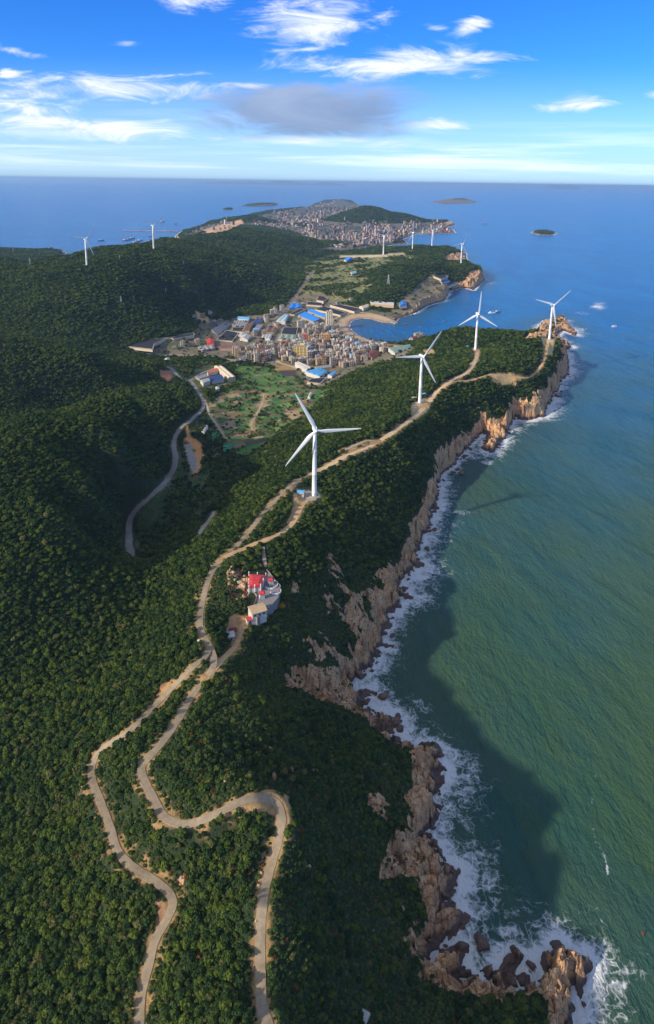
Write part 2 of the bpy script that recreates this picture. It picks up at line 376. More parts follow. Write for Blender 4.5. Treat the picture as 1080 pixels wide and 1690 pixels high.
CTRL = [(430, 1690, 78), (438, 1500, 80), (462, 1350, 85), (430, 1318, 85), (300, 1360, 82), (240, 1270, 84), (300, 1170, 84), (350, 1090, 84), (332, 1030, 81), (340, 965, 79), (372, 917, 77), (425, 860, 75), (483, 797, 73),
        (600, 740, 69), (650, 715, 68), (270, 1150, 75), (165, 1240, 68), (152, 1280, 66), (190, 1400, 66), (287, 1487, 66), (250, 1570, 62), (230, 1690, 58),
        (360, 1500, 70), (350, 1600, 67), (330, 1420, 74), (100, 1200, 60), (0, 1200, 54), (100, 1350, 50), (0, 1350, 38), (100, 1500, 52), (0, 1500, 46), (100, 1650, 50), (0, 1690, 45), (200, 1100, 58), (100, 1100, 57), (0, 1080, 62),
        (200, 1000, 60), (280, 1000, 62), (280, 900, 52), (100, 1000, 72), (0, 980, 84), (225, 925, 41), (213, 860, 42), (289, 740, 30), (335, 665, 20), (150, 900, 68), (100, 850, 107), (0, 850, 112), (150, 800, 108), (200, 760, 98),
        (235, 700, 92), (0, 750, 134), (100, 690, 130), (200, 650, 116), (280, 655, 68), (312, 690, 30), (200, 640, 32), (100, 675, 38), (0, 730, 46), (0, 560, 106), (0, 640, 72), (150, 588, 84), (150, 640, 48), (300, 628, 24), (250, 604, 42),
        (250, 640, 40), (0, 545, 60), (100, 560, 50), (150, 573, 40), (200, 572, 26), (250, 580, 13), (300, 590, 9), (330, 600, 12), (200, 545, 44), (300, 530, 16), (350, 508, 16), (430, 516, 10), (480, 488, 10), (200, 440, 148), (150, 475, 117), (130, 540, 60),
        (0, 425, 142), (60, 430, 135), (0, 480, 105), (100, 500, 95), (0, 530, 72), (190, 407, 164), (220, 404, 164), (290, 393, 142), (340, 385, 118), (415, 356, 76), (400, 374, 18), (450, 367, 15), (436, 360, 30), (380, 362, 10), (390, 378, 104), (350, 383, 112), (440, 385, 92), (470, 400, 62), (450, 372, 22), (480, 400, 60), (480, 440, 30),
        (120, 432, 126), (165, 420, 148), (150, 436, 60), (195, 417, 60), (235, 413, 70), (400, 430, 90), (350, 450, 82), (300, 450, 112), (300, 480, 68), (400, 480, 34), (450, 455, 28), (350, 420, 122), (420, 392, 100), (150, 440, 14), (250, 424, 14), (0, 433, 16), (290, 405, 12), (310, 381, 8), (350, 370, 14), (410, 358, 10), (493, 369, 46),
        (606, 340, 150), (573, 360, 14), (642, 360, 14), (606, 364, 14), (588, 352, 45), (625, 352, 45), (606, 345, 14), (640, 345.5, 10), (575, 343, 14), (520, 380, 12), (560, 395, 12), (600, 390, 15), (550, 350, 15), (562, 330, 32), (540, 345, 12), (500, 355, 12), (480, 362, 12), (520, 365, 12), (472, 373, 18), (506, 381, 16), (540, 372, 13), (560, 380, 13), (450, 357, 10), (530, 336, 20), (650, 375, 15), (700, 375, 12), (740, 370, 15), (600, 405, 30),
        (560, 420, 14), (520, 430, 12), (700, 425, 62), (650, 430, 52), (660, 455, 60), (620, 450, 46), (600, 480, 32), (640, 480, 46), (700, 480, 22), (755, 460, 42), (780, 449, 36), (760, 444, 46), (560, 500, 8), (640, 508, 10), (690, 465, 44), (720, 440, 62), (740, 420, 28),
        (400, 560, 6), (450, 590, 7), (500, 570, 5), (550, 560, 4), (600, 572, 4), (640, 574, 4), (500, 530, 5), (550, 515, 4), (380, 590, 8), (330, 570, 8), (560, 600, 8), (600, 600, 12), (520, 630, 12), (450, 640, 14), (400, 660, 16),
        (450, 700, 22), (380, 720, 24), (350, 760, 30), (420, 760, 38), (330, 800, 38), (260, 850, 44), (285, 800, 34), (400, 820, 52), (480, 740, 46), (540, 690, 44), (580, 650, 40), (640, 610, 38), (600, 690, 60), (660, 640, 58),
        (740, 630, 66), (820, 548, 66), (760, 543, 70), (720, 556, 40), (710, 600, 50), (850, 575, 62), (870, 552, 40),
        (640, 830, 38), (600, 880, 42), (560, 850, 60), (680, 760, 44), (740, 700, 40), (800, 660, 40), (850, 640, 38), (860, 622, 52), (820, 622, 56), (900, 600, 44), (700, 712, 56), (540, 950, 58), (500, 1000, 60), (560, 1100, 24),
        (500, 1130, 32), (480, 1060, 56), (560, 1000, 36), (600, 1190, 12), (540, 1180, 36), (450, 1180, 68), (640, 1250, 22), (600, 1290, 34), (540, 1300, 56), (620, 1400, 32), (560, 1450, 52), (500, 1400, 74), (650, 1480, 20),
        (600, 1560, 34), (520, 1600, 60), (680, 1550, 14), (640, 1640, 24), (720, 1660, 14), (560, 1690, 46), (800, 1700, 14), (915, 1590, 8), (842, 1605, 6), (800, 1650, 10), (745, 1575, 10), (735, 1590, 8), (930, 1670, 8), (940, 1600, 9),
        (435, 975, 74), (390, 950, 80), (430, 1900, 76), (100, 1900, 50), (700, 1900, 16), (-150, 1400, 34), (-150, 1000, 80), (-150, 700, 120), (-150, 500, 70),
        (700, 1440, 12), (660, 1420, 20), (700, 1290, 11), (690, 1340, 12), (735, 1520, 8), (620, 1070, 10), (640, 960, 14), (600, 1020, 22), (700, 870, 11), (660, 885, 26), (716, 810, 12), (750, 745, 18), (815, 722, 16), (842, 700, 18), (870, 680, 24), (895, 665, 20),
        (912, 625, 24), (930, 600, 16), (920, 575, 28), (905, 537, 16), (928, 530, 12), (896, 541, 12), (885, 547, 12)]

# ------------------------------------------------------------------ the height field, on a grid that widens with distance
NS, NV = 920, 1500
Y0, Y1 = 92.0, 13500.0


def Wd(Y):
    return 0.63 * (0.974 * Y + 122.0)


s_ax = np.linspace(-1, 1, NS)
v_ax = np.linspace(math.log(Y0), math.log(Y1), NV)
Yg = np.exp(v_ax)[:, None] * np.ones((1, NS))
Xg = s_ax[None, :] * Wd(Yg)

cp = []
for (px, py, z) in CTRL:
    w = at(px, py, z); cp.append((w[0], w[1], z))
cp += [(x, y, z) for (x, y, z) in TPOS]
COAST_Z = {}
for k in range(4, len(COAST) - 4, 3):
    w = COAST_W[k]; cp.append((w[0], w[1], 5.0))
for (px, py, z) in [(770, 323.5, 98), (742, 330.5, 18), (728, 333, 12), (784, 331, 14), (755, 327, 40), (433, 334, 42), (412, 338, 8), (455, 337, 8), (895, 384, 14), (880, 384.5, 6), (912, 385, 6)]:
    w = at(px, py, z); cp.append((w[0], w[1], z))
for pl in ISLES_W:
    for q in pl: cp.append((q[0], q[1], 4.0))
cp = np.array(cp)


def to_ab(X, Y):
    Y = np.maximum(Y, 20.0)
    return X / Wd(Y) * 0.62, np.log(Y)


ca, cb = to_ab(cp[:, 0], cp[:, 1])
zc = cp[:, 2]
n = len(ca)
R = np.hypot(ca[:, None] - ca[None], cb[:, None] - cb[None])


def ker(r):
    return np.sqrt(r * r + 0.015 ** 2) - 0.015       # multiquadric: smooth hill tops, little overshoot


K = np.zeros((n + 3, n + 3))
K[:n, :n] = ker(R) - np.diag(np.where(cp[:, 1] > 9000, .0001, .0015))
K[:n, n] = 1; K[:n, n + 1] = ca; K[:n, n + 2] = cb
K[n:, :n] = K[:n, n:].T
wts = np.linalg.solve(K, np.concatenate([zc, [0, 0, 0]]))
ga, gb = to_ab(Xg.ravel(), Yg.ravel())
Zg = np.zeros(ga.size)
for i in range(0, ga.size, 40000):
    a = ga[i:i + 40000, None]; b = gb[i:i + 40000, None]
    Zg[i:i + 40000] = ker(np.hypot(a - ca[None], b - cb[None])).astype(np.float32) @ wts[:n] + wts[n] + wts[n + 1] * a[:, 0] + wts[n + 2] * b[:, 0]
Zg = Zg.reshape(Yg.shape)

# signed distance to the shore, metres, roughened so that the waterline is broken
jx = fbm(Xg / 9, Yg / 9, 3, 3) * 5; jy = fbm(Xg / 9, Yg / 9, 8, 3) * 5
cv, ct, ce = cells((Xg * .8 + Yg * .6) / 5.5, (Yg * .8 - Xg * .6) / 4.0, 88)
XJ, YJ = Xg + jx + fbm(Xg / 2.5, Yg / 2.5, 13, 2) * 3.0, Yg + jy


def shore(X, Y):
    ins = in_poly(X, Y, COAST_W)
    d = dist_poly(X, Y, COAST_W)
    for p in ISLES_W:
        ii = in_poly(X, Y, p); dd = dist_poly(X, Y, p)
        ins |= ii; d = np.minimum(d, dd)
    return np.where(ins, d, -d)


SH = shore(XJ, YJ)
SH = SH + ((cv - .5) * 5.0 + ct * 2.0) * smooth(Yg, 2500, 1500) * (~in_poly(Xg, Yg, np.array([at(a, b, 0)[:2] for a, b in [(540, 500), (655, 514), (690, 545), (690, 585), (540, 600)]])))
land = SH > 0
PX = project(np.stack([Xg, Yg, Zg], -1).reshape(-1, 3)).reshape(Yg.shape + (2,))
px_, py_ = PX[..., 0], PX[..., 1]
nj = fbm(Xg / 6, Yg / 6, 21, 4)
bigN = fbm(Xg / 60, Yg / 60, 4, 4)

Z = np.maximum(Zg, 2.2 + smooth(SH, 0, 40) * 1.5)
Z = Z + bigN * smooth(Z, 12, 40) * 10 + fbm(Xg / 170, Yg / 170, 44, 4) * smooth(Z, 30, 80) * smooth(Yg, 1200, 1700) * np.where(Yg > 2400, 20, 36) + fbm(Xg / 18, Yg / 18, 31, 3) * smooth(Z, 6, 25) * 3.0


def soft_poly(poly, soft):
    ins = in_poly(px_, py_, poly)
    d = dist_poly(px_, py_, poly)
    return np.where(ins, d, -d) / soft


pxs = 1000.0 / np.hypot(Yg, 300)         # about photo pixels per metre
rock = np.zeros(Yg.shape)
for P in [ROCKPOLY, ROCKPOLY2, ROCKTIP] + ROCKFAR:
    sd_ = soft_poly(P, 1.0) + nj * 13 * pxs / 3
    rock = np.maximum(rock, smooth(sd_, -1.0, 1.5))
stre = fbm((Xg * .8 + Yg * .5) / 9, (Xg * -.5 + Yg * .8) / 3, 77, 4)
for P, k in BARE:
    sd_ = soft_poly(P, 1.0)
    m = smooth(sd_, -4, 5) * smooth(stre + nj * .5 + (k - .5) * .6, -0.02, 0.06)
    rock = np.maximum(rock, m)
# any exposed outer shore is rock for a few metres
exposed = ~in_poly(px_, py_, [(540, 510), (655, 516), (660, 540), (690, 560), (690, 590), (540, 590)])
rock = np.maximum(rock, np.where(exposed & land, smooth(SH + nj * 12, 10 + Yg / 400, 3), 0))
beach = smooth(soft_poly(BEACH, 1.0), -1.5, 0.5)
rock *= 1 - .95 * smooth(fbm(Xg / 9, Yg / 9, 202, 4) + .25 * stre, .06, .13) * smooth(SH, 7, 13) * (Yg < 1800) * smooth(Yg, 330, 420)
rock *= (1 - beach)
Z = Z * (1 - beach) + (0.6 + np.clip(SH, 0, 40) * 0.08) * beach

# fractured rock relief (only where the rock shows)
m = (rock > 0.02) & (Yg < 4000)
xr, yr = Xg[m], Yg[m]
u = xr * 0.78 + yr * 0.62 + nj[m] * 6; w_ = -xr * 0.62 + yr * 0.78
sc_ = 1 + yr / 1400
v1, t1, e1 = cells(u / (15 * sc_), w_ / (8 * sc_), 5)
v2, t2, e2 = cells(u / (5 * sc_), w_ / (3.2 * sc_), 6)
v3, t3, e3 = cells(u / 2.2, w_ / 1.5, 9)
rel = (v1 - .5) * 6.5 + t1 * 6 + (v2 - .5) * 2.8 + t2 * 2.8 + (v3 - .5) * .9 + t3 * .9 - (1 - smooth(e1, 0, .1)) * 2.4 - (1 - smooth(e2, 0, .16)) * 1.1
Z[m] += rel * rock[m] * smooth(SH[m], -2, 9) * np.where(yr > 2000, 2.0, 1.0)
wcl = 3.5 + 5.0 * (vnoise(Xg / 7, Yg / 7, 55)) + Yg / 500
prof = smooth(SH, -0.5, wcl)
Z = np.where(beach > .5, Z, np.maximum(Z, 1.6) * prof)
Z = np.where(land, np.maximum(Z, 0.05), np.maximum(-6, SH * 0.9))

# ------------------------------------------------------------------ lookups
def zat(X, Y, A=None):
    A = Z if A is None else A
    X = np.asarray(X, float); Y = np.asarray(Y, float)
    s = (X / Wd(Y) + 1) / 2 * (NS - 1)
    v = (np.log(np.maximum(Y, 1)) - v_ax[0]) / (v_ax[-1] - v_ax[0]) * (NV - 1)
    s = np.clip(s, 0, NS - 1.001); v = np.clip(v, 0, NV - 1.001)
    i = s.astype(int); j = v.astype(int); fs = s - i; fv = v - j
    return (A[j, i] * (1 - fs) + A[j, i + 1] * fs) * (1 - fv) + (A[j + 1, i] * (1 - fs) + A[j + 1, i + 1] * fs) * fv


def hit(px, py, A=None):
    """first terrain point seen at a photo pixel"""
    d = ray(px, py)
    k = d / d[1]
    ys = np.exp(np.linspace(math.log(Y0 * 1.01), math.log(Y1 * .99), 2400))
    xs = k[0] * ys; zs = CAM_H + k[2] * ys
    t = np.maximum(zat(xs, ys, A), 0.0)
    b = np.nonzero(zs <= t)[0]
    j = b[0] if len(b) else len(ys) - 1
    if j > 0:
        g0 = zs[j - 1] - t[j - 1]; g1 = zs[j] - t[j]
        f = g0 / (g0 - g1 + 1e-9)
        y = ys[j - 1] + (ys[j] - ys[j - 1]) * np.clip(f, 0, 1)
    else:
        y = ys[0]
    return np.array([k[0] * y, y, float(max(0, zat(k[0] * y, y, A)))])


# ------------------------------------------------------------------ roads: traced, carved into the ground
ROADS = [
    ('road', 'concrete', 3.7, [(452, 1730), (442, 1690), (432, 1660), (430, 1600), (430, 1540), (435, 1480), (447, 1430), (460, 1385), (465, 1350), (456, 1326), (430, 1317), (400, 1322), (365, 1340), (325, 1357), (300, 1360), (270, 1347), (252, 1315), (235, 1280), (237, 1260), (260, 1235), (290, 1195), (310, 1160), (330, 1130), (350, 1104), (353, 1087), (346, 1067), (334, 1045), (330, 1026), (334, 997), (341, 966), (353, 939), (370, 918), (395, 897), (420, 866), (439, 843), (461, 820), (483, 798), (498, 790), (512, 784), (527, 776)]),
    ('ridge_track', 'sandy', 6.0, [(512, 784), (527, 776), (543, 769), (564, 756), (586, 746), (608, 738), (626, 728), (648, 714), (668, 700), (682, 690), (698, 675), (708, 665), (717, 651), (732, 638), (747, 627), (765, 619), (774, 612), (782, 600), (787, 590), (788, 581)]),
    ('road', 'concrete', 3.3, [(346, 1070), (338, 1085), (320, 1100), (270, 1150), (215, 1205), (172, 1233), (154, 1258), (152, 1285), (167, 1325), (182, 1365), (195, 1405), (225, 1435), (262, 1458), (285, 1485), (277, 1515), (257, 1550), (245, 1595), (233, 1645), (230, 1690), (229, 1730)]),
    ('dirt_track', 'dirt', 3.6, [(347, 1112), (358, 1098), (375, 1081), (389, 1067), (396, 1048), (402, 1030), (407, 1022)]),
    ('dirt_track', 'dirt', 4.0, [(370, 920), (384, 913), (400, 907), (420, 898), (444, 889), (468, 877), (483, 864), (491, 848), (498, 836), (508, 826)]),
    ('valley_road', 'greyroad', 5.0, [(268, 602), (284, 609), (293, 621), (304, 627), (314, 629), (322, 639), (331, 653), (337, 667), (331, 679), (315, 693), (300, 704), (290, 720), (287, 736), (290, 753), (288, 771), (278, 789), (266, 802), (247, 821), (225, 840), (215, 858), (213, 884), (214, 906), (222, 921), (236, 926)]),
    ('valley_road', 'greyroad', 4.2, [(314, 628), (333, 616), (356, 607), (378, 597), (391, 593)]),
    ('farm_track', 'pale', 2.6, [(338, 660), (343, 672), (346, 684), (356, 698), (364, 711), (372, 723)]),
    ('farm_track', 'pale', 2.4, [(436, 650), (434, 664), (425, 682), (415, 700), (418, 710)]),
    ('dirt_track', 'pale', 3.4, [(329, 882), (338, 869), (349, 854), (354, 846)]),
    ('dirt_track', 'pale', 3.0, [(622, 727), (606, 727), (592, 732), (576, 740), (562, 744)]),
    ('dirt_track', 'dirt', 3.4, [(747, 630), (774, 628), (791, 624), (810, 618), (830, 618), (861, 623), (876, 622), (891, 607), (898, 593), (901, 576), (903, 566)]),
    ('village_street', 'asphalt', 6.5, [(389, 597), (402, 583), (421, 563), (440, 543), (458, 525), (473, 511), (485, 494), (498, 474), (511, 458), (517, 446)]),
    ('village_street', 'asphalt', 5.0, [(452, 600), (455, 578), (462, 558), (470, 535), (478, 522)]),
    ('village_street', 'pale', 4.5, [(208, 578), (254, 585), (300, 586), (345, 588), (389, 595)]),
    ('village_street', 'pale', 5.0, [(502, 612), (480, 604), (462, 598), (452, 592)]),
    ('seafront_road', 'pale', 6.0, [(520, 538), (540, 534), (554, 526), (580, 516), (610, 517), (636, 524), (655, 532)]),
    ('village_street', 'pale', 4.5, [(590, 604), (578, 598), (566, 590), (560, 582)]),
]


def spline(P, step):
    P = np.array(P, float)
    Q = np.vstack([2 * P[0] - P[1], P, 2 * P[-1] - P[-2]])
    out = []
    for i in range(1, len(Q) - 2):
        p0, p1, p2, p3 = Q[i - 1], Q[i], Q[i + 1], Q[i + 2]
        nn = max(2, int(np.linalg.norm((p2 - p1)[:2]) / step))
        for t in np.linspace(0, 1, nn, endpoint=False):
            out.append(0.5 * ((2 * p1) + (p2 - p0) * t + (2 * p0 - 5 * p1 + 4 * p2 - p3) * t * t + (3 * p1 - p0 - 3 * p2 + p3) * t ** 3))
    out.append(Q[-2])
    return np.array(out)


roadmask = np.full(Yg.shape, 99.0)     # metres from the nearest road edge
PATHS = []
Z_nat = Z.copy()
xf, yf = Xg.ravel(), Yg.ravel()
for (nm, mt, wd, pts) in ROADS:
    W3 = np.array([hit(a, b, Z_nat) for a, b in spline(pts, 4.0)])
    C = spline(W3, 3.0)
    zz = C[:, 2].copy()
    for _ in range(12):
        zz[1:-1] = (zz[:-2] + zz[1:-1] + zz[2:]) / 3
    for _ in range(3):
        C[1:-1, :2] = (C[:-2, :2] + C[1:-1, :2] * 2 + C[2:, :2]) / 4
    C[:, 2] = np.maximum(zz, 1.5)
    PATHS.append((nm, mt, wd, C))
    bb = (xf > C[:, 0].min() - 14) & (xf < C[:, 0].max() + 14) & (yf > C[:, 1].min() - 14) & (yf < C[:, 1].max() + 14)
    idx = np.nonzero(bb)[0]
    for c0 in range(0, len(idx), 20000):
        ii = idx[c0:c0 + 20000]
        best = np.full(len(ii), 1e9); zb = np.zeros(len(ii))
        for q in range(len(C) - 1):
            ax, ay = C[q, 0], C[q, 1]; dx, dy = C[q + 1, 0] - ax, C[q + 1, 1] - ay
            L = dx * dx + dy * dy + 1e-9
            near = (np.abs(xf[ii] - ax) < 18) & (np.abs(yf[ii] - ay) < 18)
            if not near.any(): continue
            xx = xf[ii][near]; yy = yf[ii][near]
            t = np.clip(((xx - ax) * dx + (yy - ay) * dy) / L, 0, 1)
            d = np.hypot(xx - ax - t * dx, yy - ay - t * dy)
            zt = C[q, 2] * (1 - t) + C[q + 1, 2] * t
            bn = best[near]; m2 = d < bn
            bn[m2] = d[m2]; best[near] = bn
            zn = zb[near]; zn[m2] = zt[m2]; zb[near] = zn
        e = best - wd / 2
        rm = roadmask.ravel(); 
        k = 1 - smooth(e, 0.8, 7.0)
        zr = Z.ravel()
        sel = best < 1e8
        zr[ii[sel]] = zr[ii[sel]] * (1 - k[sel]) + (zb[sel] - 0.12) * k[sel]
        rm[ii] = np.minimum(rm[ii], e)
        Z = zr.reshape(Z.shape); roadmask = rm.reshape(Z.shape)

# flat turbine pads
for (x, y, z) in TPOS:
    dd = np.hypot(Xg - x, Yg - y)
    k = 1 - smooth(dd, 8, 22)
    Z = Z * (1 - k) + z * k
PX = project(np.stack([Xg, Yg, Z], -1).reshape(-1, 3)).reshape(Yg.shape + (2,))
px_, py_ = PX[..., 0], PX[..., 1]

# steep faces by the shore are bare rock
_gy, _gx = np.gradient(Z)
_ddy = np.gradient(Yg, axis=0); _ddx = np.gradient(Xg, axis=1)
steep = np.hypot(_gy / _ddy, _gx / _ddx)
rock = np.maximum(rock, np.where(land & (beach < .1) & (roadmask > 6), (Yg > 1900) * smooth(steep + nj * .8, 1.05, 1.35) * smooth(SH, 70, 45), 0))
# ------------------------------------------------------------------ ground colours (what the ground is made of)
C0 = np.zeros(Yg.shape + (3,))
gn = fbm(Xg / 14, Yg / 14, 91, 5)
gn2 = fbm(Xg / 70, Yg / 70, 93, 4)


def lay(mask, col, amt=1.0):
    m = (np.clip(mask, 0, 1) * amt)[..., None]
    C0[...] = C0 * (1 - m) + np.array(col) * m


C0[...] = np.array((.020, .034, .012))
lay(smooth(gn, -.05, .15), (.026, .040, .013))
vil = smooth(soft_poly(VILLAGE, 1.0), -1, 2)
val = smooth(soft_poly(VALLEY, 1.0), -1, 3)
fld = smooth(soft_poly(FIELDS, 1.0), -2, 2)
mixd = smooth(soft_poly(MIXED, 1.0), -2, 4)
twn = smooth(soft_poly(TOWN, 1.0), -1, 2)
lay(val, (.06, .095, .03)); lay(val * smooth(gn, .02, .12), (.13, .10, .055), .6)
lay(mixd, (.12, .15, .045)); lay(mixd * smooth(gn, .0, .08), (.30, .24, .12), .7)
lay(smooth(soft_poly(GRASSY, 1.0), -4, 6), (.024, .042, .013), .8)
# farm plots
ang = 0.5
ux = Xg * math.cos(ang) + Yg * math.sin(ang); uy = -Xg * math.sin(ang) + Yg * math.cos(ang)
sx = 19.0; sy = 17.0
row = np.floor(uy / sy); ci = np.floor((ux + _h(row, row, 3) * sx) / sx)
hv = _h(ci, row, 40); sub = np.where(_h(ci, row, 41) > .5, np.floor(uy / (sy / 2.5)), 0)
hv = np.where(sub != 0, _h(ci, sub, 47), hv)
pal = 1.05 * np.array([(.05, .13, .03), (.08, .17, .03), (.04, .10, .03), (.20, .11, .07), (.24, .14, .09), (.06, .14, .04), (.14, .22, .05), (.17, .12, .06), (.05, .12, .03), (.30, .22, .13)])
pc = pal[np.clip((hv * 10).astype(int), 0, 9)]
fm = (_h(ci, row, 66) < .8) & (np.maximum(fld, val * smooth(gn2, 0.02, .1) * (px_ > 340)) > .5) & (gn < .13)
C0[fm] = pc[fm]
lush = smooth(soft_poly([(385, 600), (470, 612), (500, 640), (470, 650), (400, 640)], 1.0), -2, 3)
lay(lush * smooth(gn, -.2, .05), (.08, .17, .03), .8)
lay(vil, (.19, .15, .11)); lay(vil * smooth(gn, .02, .1), (.10, .12, .05))
lay(twn * smooth(gn2 + gn * .6, -.25, -.1), (.15, .13, .12)); lay(twn * smooth(gn2, .08, .2), (.04, .06, .03))
hills = (Zg > 38) & (Yg > 3000)
C0[hills] = (.035, .055, .025)
isl = (Yg > 7000) & (Z < 30) & (px_ > 700); C0[isl] = (.17, .13, .10)
reef = in_poly(px_, py_, [(860, 370), (940, 370), (940, 395), (860, 395)]); C0[reef] = (.14, .08, .055); Z[reef & land] *= .6
earth = np.zeros(Yg.shape)
for P, c in EARTH:
    mk = smooth(soft_poly(P, 1.0) + nj * 6 * np.clip(pxs, .4, 3), -1, 1.5)
    lay(mk, c); earth = np.maximum(earth, mk)
for (x, y, z) in TPOS:
    mk = 1 - smooth(np.hypot(Xg - x, Yg - y) + nj * 6, 5.5, 8)
    lay(mk, (.40, .34, .27)); earth = np.maximum(earth, mk)
sh = 1 - smooth(roadmask + nj * 9 - 0.2, 0.3, 3.2)
sh = np.where((Yg > 450) & (px_ < 350), (1 - smooth(roadmask + nj * 4, .1, .9)) * .6, sh)
lay(sh * (Yg < 2500), (.40, .25, .11), .9)
lay(beach, (.50, .35, .20)); lay(beach * smooth(SH, 12, 2), (.30, .19, .11))


def set_attr_color(me, name, arr):
    at_ = me.color_attributes.new(name, 'FLOAT_COLOR', 'POINT')
    a = np.ones((len(me.vertices), 4), np.float32); a[:, :3] = arr.reshape(-1, 3)
    at_.data.foreach_set('color', a.ravel())


def set_attr_float(me, name, arr):
    at_ = me.attributes.new(name, 'FLOAT', 'POINT')
    at_.data.foreach_set('value', arr.astype(np.float32).ravel())


def grid_mesh(name, X, Y, Zz, keep=None, flat=None):
    nv, ns = X.shape
    idx = np.arange(nv * ns).reshape(nv, ns)
    q = np.stack([idx[:-1, :-1], idx[:-1, 1:], idx[1:, 1:], idx[1:, :-1]], -1).reshape(-1, 4)
    if keep is not None:
        kq = (keep[:-1, :-1] | keep[:-1, 1:] | keep[1:, 1:] | keep[1:, :-1]).ravel()
        q = q[kq]
    used = np.zeros(nv * ns, bool); used[q.ravel()] = True
    remap = np.cumsum(used) - 1
    q = remap[q]
    co = np.stack([X, Y, Zz], -1).reshape(-1, 3)[used].astype(np.float32)
    me = bpy.data.meshes.new(name)
    me.vertices.add(len(co)); me.vertices.foreach_set('co', co.ravel())
    me.loops.add(q.size); me.loops.foreach_set('vertex_index', q.ravel().astype(np.int32))
    me.polygons.add(len(q)); me.polygons.foreach_set('loop_start', np.arange(0, q.size, 4, dtype=np.int32))
    me.polygons.foreach_set('loop_total', np.full(len(q), 4, np.int32))
    me.polygons.foreach_set('use_smooth', np.ones(len(q), bool) if flat is None else ~flat.ravel()[np.nonzero(used)[0][q[:, 0]]])
    me.update(calc_edges=True)
    return me, used


def link(name, me, mat=None, parent=None, label=None, cat=None, group=None, kind=None):
    o = bpy.data.objects.new(name, me); COL.objects.link(o)
    if mat is not None and me is not None:
        for mm in (mat if isinstance(mat, (list, tuple)) else [mat]):
            if len(me.materials) < (len(mat) if isinstance(mat, (list, tuple)) else 1): me.materials.append(mm)
    if parent is not None: o.parent = parent
    tag(o, label, cat, group, kind)
    return o


def tag(o, label=None, cat=None, group=None, kind=None):
    if label: o['label'] = label
    if cat: o['category'] = cat
    if group: o['group'] = group
    if kind: o['kind'] = kind
    return o


def new_mat(name):
    m = bpy.data.materials.new(name); m.use_nodes = True
    T = NT(m.node_tree)
    out = T.n('ShaderNodeOutputMaterial'); b = T.n('ShaderNodeBsdfPrincipled')
    T.l(b.outputs[0], out.inputs['Surface'])
    return m, T, b, out


def pos_of(T):
    return T.n('ShaderNodeNewGeometry').outputs['Position']


def attr(T, name, col=False):
    a = T.n('ShaderNodeAttribute'); a.attribute_name = name
    return a.outputs['Color'] if col else a.outputs['Fac']


def bump(T, b, h, strength, dist):
    bp = T.n('ShaderNodeBump'); bp.inputs['Strength'].default_value = strength; bp.inputs['Distance'].default_value = dist
    T.l(h, bp.inputs['Height']); T.l(bp.outputs[0], b.inputs['Normal'])
    return bp


def rock_color(T, P):
    """pinkish fractured granite, dark wet band close to the water"""
    n1 = T.noise(P, 0.09, 5, .6, .4); n2 = T.noise(P, 0.7, 5, .65); n3 = T.noise(P, 0.025, 3)
    c = T.ramp(n1, [(.3, (.32, .18, .10)), (.48, (.52, .30, .155)), (.62, (.64, .39, .205)), (.8, (.55, .41, .27))])
    c = T.mix(T.ss(n3, .45, .62), c, T.ramp(n1, [(.3, (.42, .25, .12)), (.7, (.60, .40, .23))]))
    c = T.mix(T.ss(n2, .52, .75, 0, .55), c, (.12, .085, .07, 1))
    vo = T.n('ShaderNodeTexVoronoi', feature='DISTANCE_TO_EDGE'); vo.inputs['Scale'].default_value = 1.0
    T.l(T.mapping(P, (.075, .16, .12), rot=(0, 0, .7)), vo.inputs['Vector'])
    cr = T.ss(vo.outputs['Distance'], 0.0, 0.035, 0.75, 0.0)
    vo2 = T.n('ShaderNodeTexVoronoi', feature='DISTANCE_TO_EDGE'); vo2.inputs['Scale'].default_value = 1.0
    T.l(T.mapping(P, (.3, .2, .3), rot=(0, 0, .5)), vo2.inputs['Vector'])
    cr2 = T.ss(vo2.outputs['Distance'], 0.0, 0.05, 0.5, 0.0)
    c = T.mix(T.math('MAXIMUM', cr, cr2), c, (.045, .03, .028, 1))
    z = T.n('ShaderNodeSeparateXYZ'); T.l(P, z.inputs[0])
    wet = T.ss(T.math('ADD', z.outputs[2], T.math('MULTIPLY', T.math('SUBTRACT', n1, .5), -9.0)), 1.6, 5.0, .88, 0.0)
    c = T.mix(wet, c, (.050, .026, .026, 1))
    return c, n2, wet


def mat_land():
    m, T, b, out = new_mat('land')
    P = pos_of(T)
    c, n2, wet = rock_color(T, P)
    soil = attr(T, 'ground', True)
    nn = T.noise(P, .35, 6, .7)
    soil = T.mix(1.0, soil, T.ramp(nn, [(.25, (.62, .62, .62)), (.75, (1.35, 1.35, 1.35))]), 'MULTIPLY')
    rk = attr(T, 'rock')
    rk = T.ss(T.math('ADD', rk, T.math('MULTIPLY', T.math('SUBTRACT', T.noise(P, .5, 5, .7), .5), .9)), .4, .6)
    T.l(T.mix(rk, soil, c), b.inputs['Base Color'])
    T.l(T.math('SUBTRACT', .92, T.math('MULTIPLY', wet, .45)), b.inputs['Roughness'])
    b.inputs['Specular IOR Level'].default_value = .3
    bump(T, b, T.noise(P, .8, 8, .7), .9, 1.0)
    return m


MAT_LAND = mat_land()
keep = SH > -14 - Yg * .004
me, used = grid_mesh('ground', Xg, Yg, Z, keep, rock > .4)
set_attr_color(me, 'ground', C0.reshape(-1, 3)[used]); set_attr_float(me, 'rock', rock.ravel()[used])
link('ground', me, MAT_LAND, kind='structure')

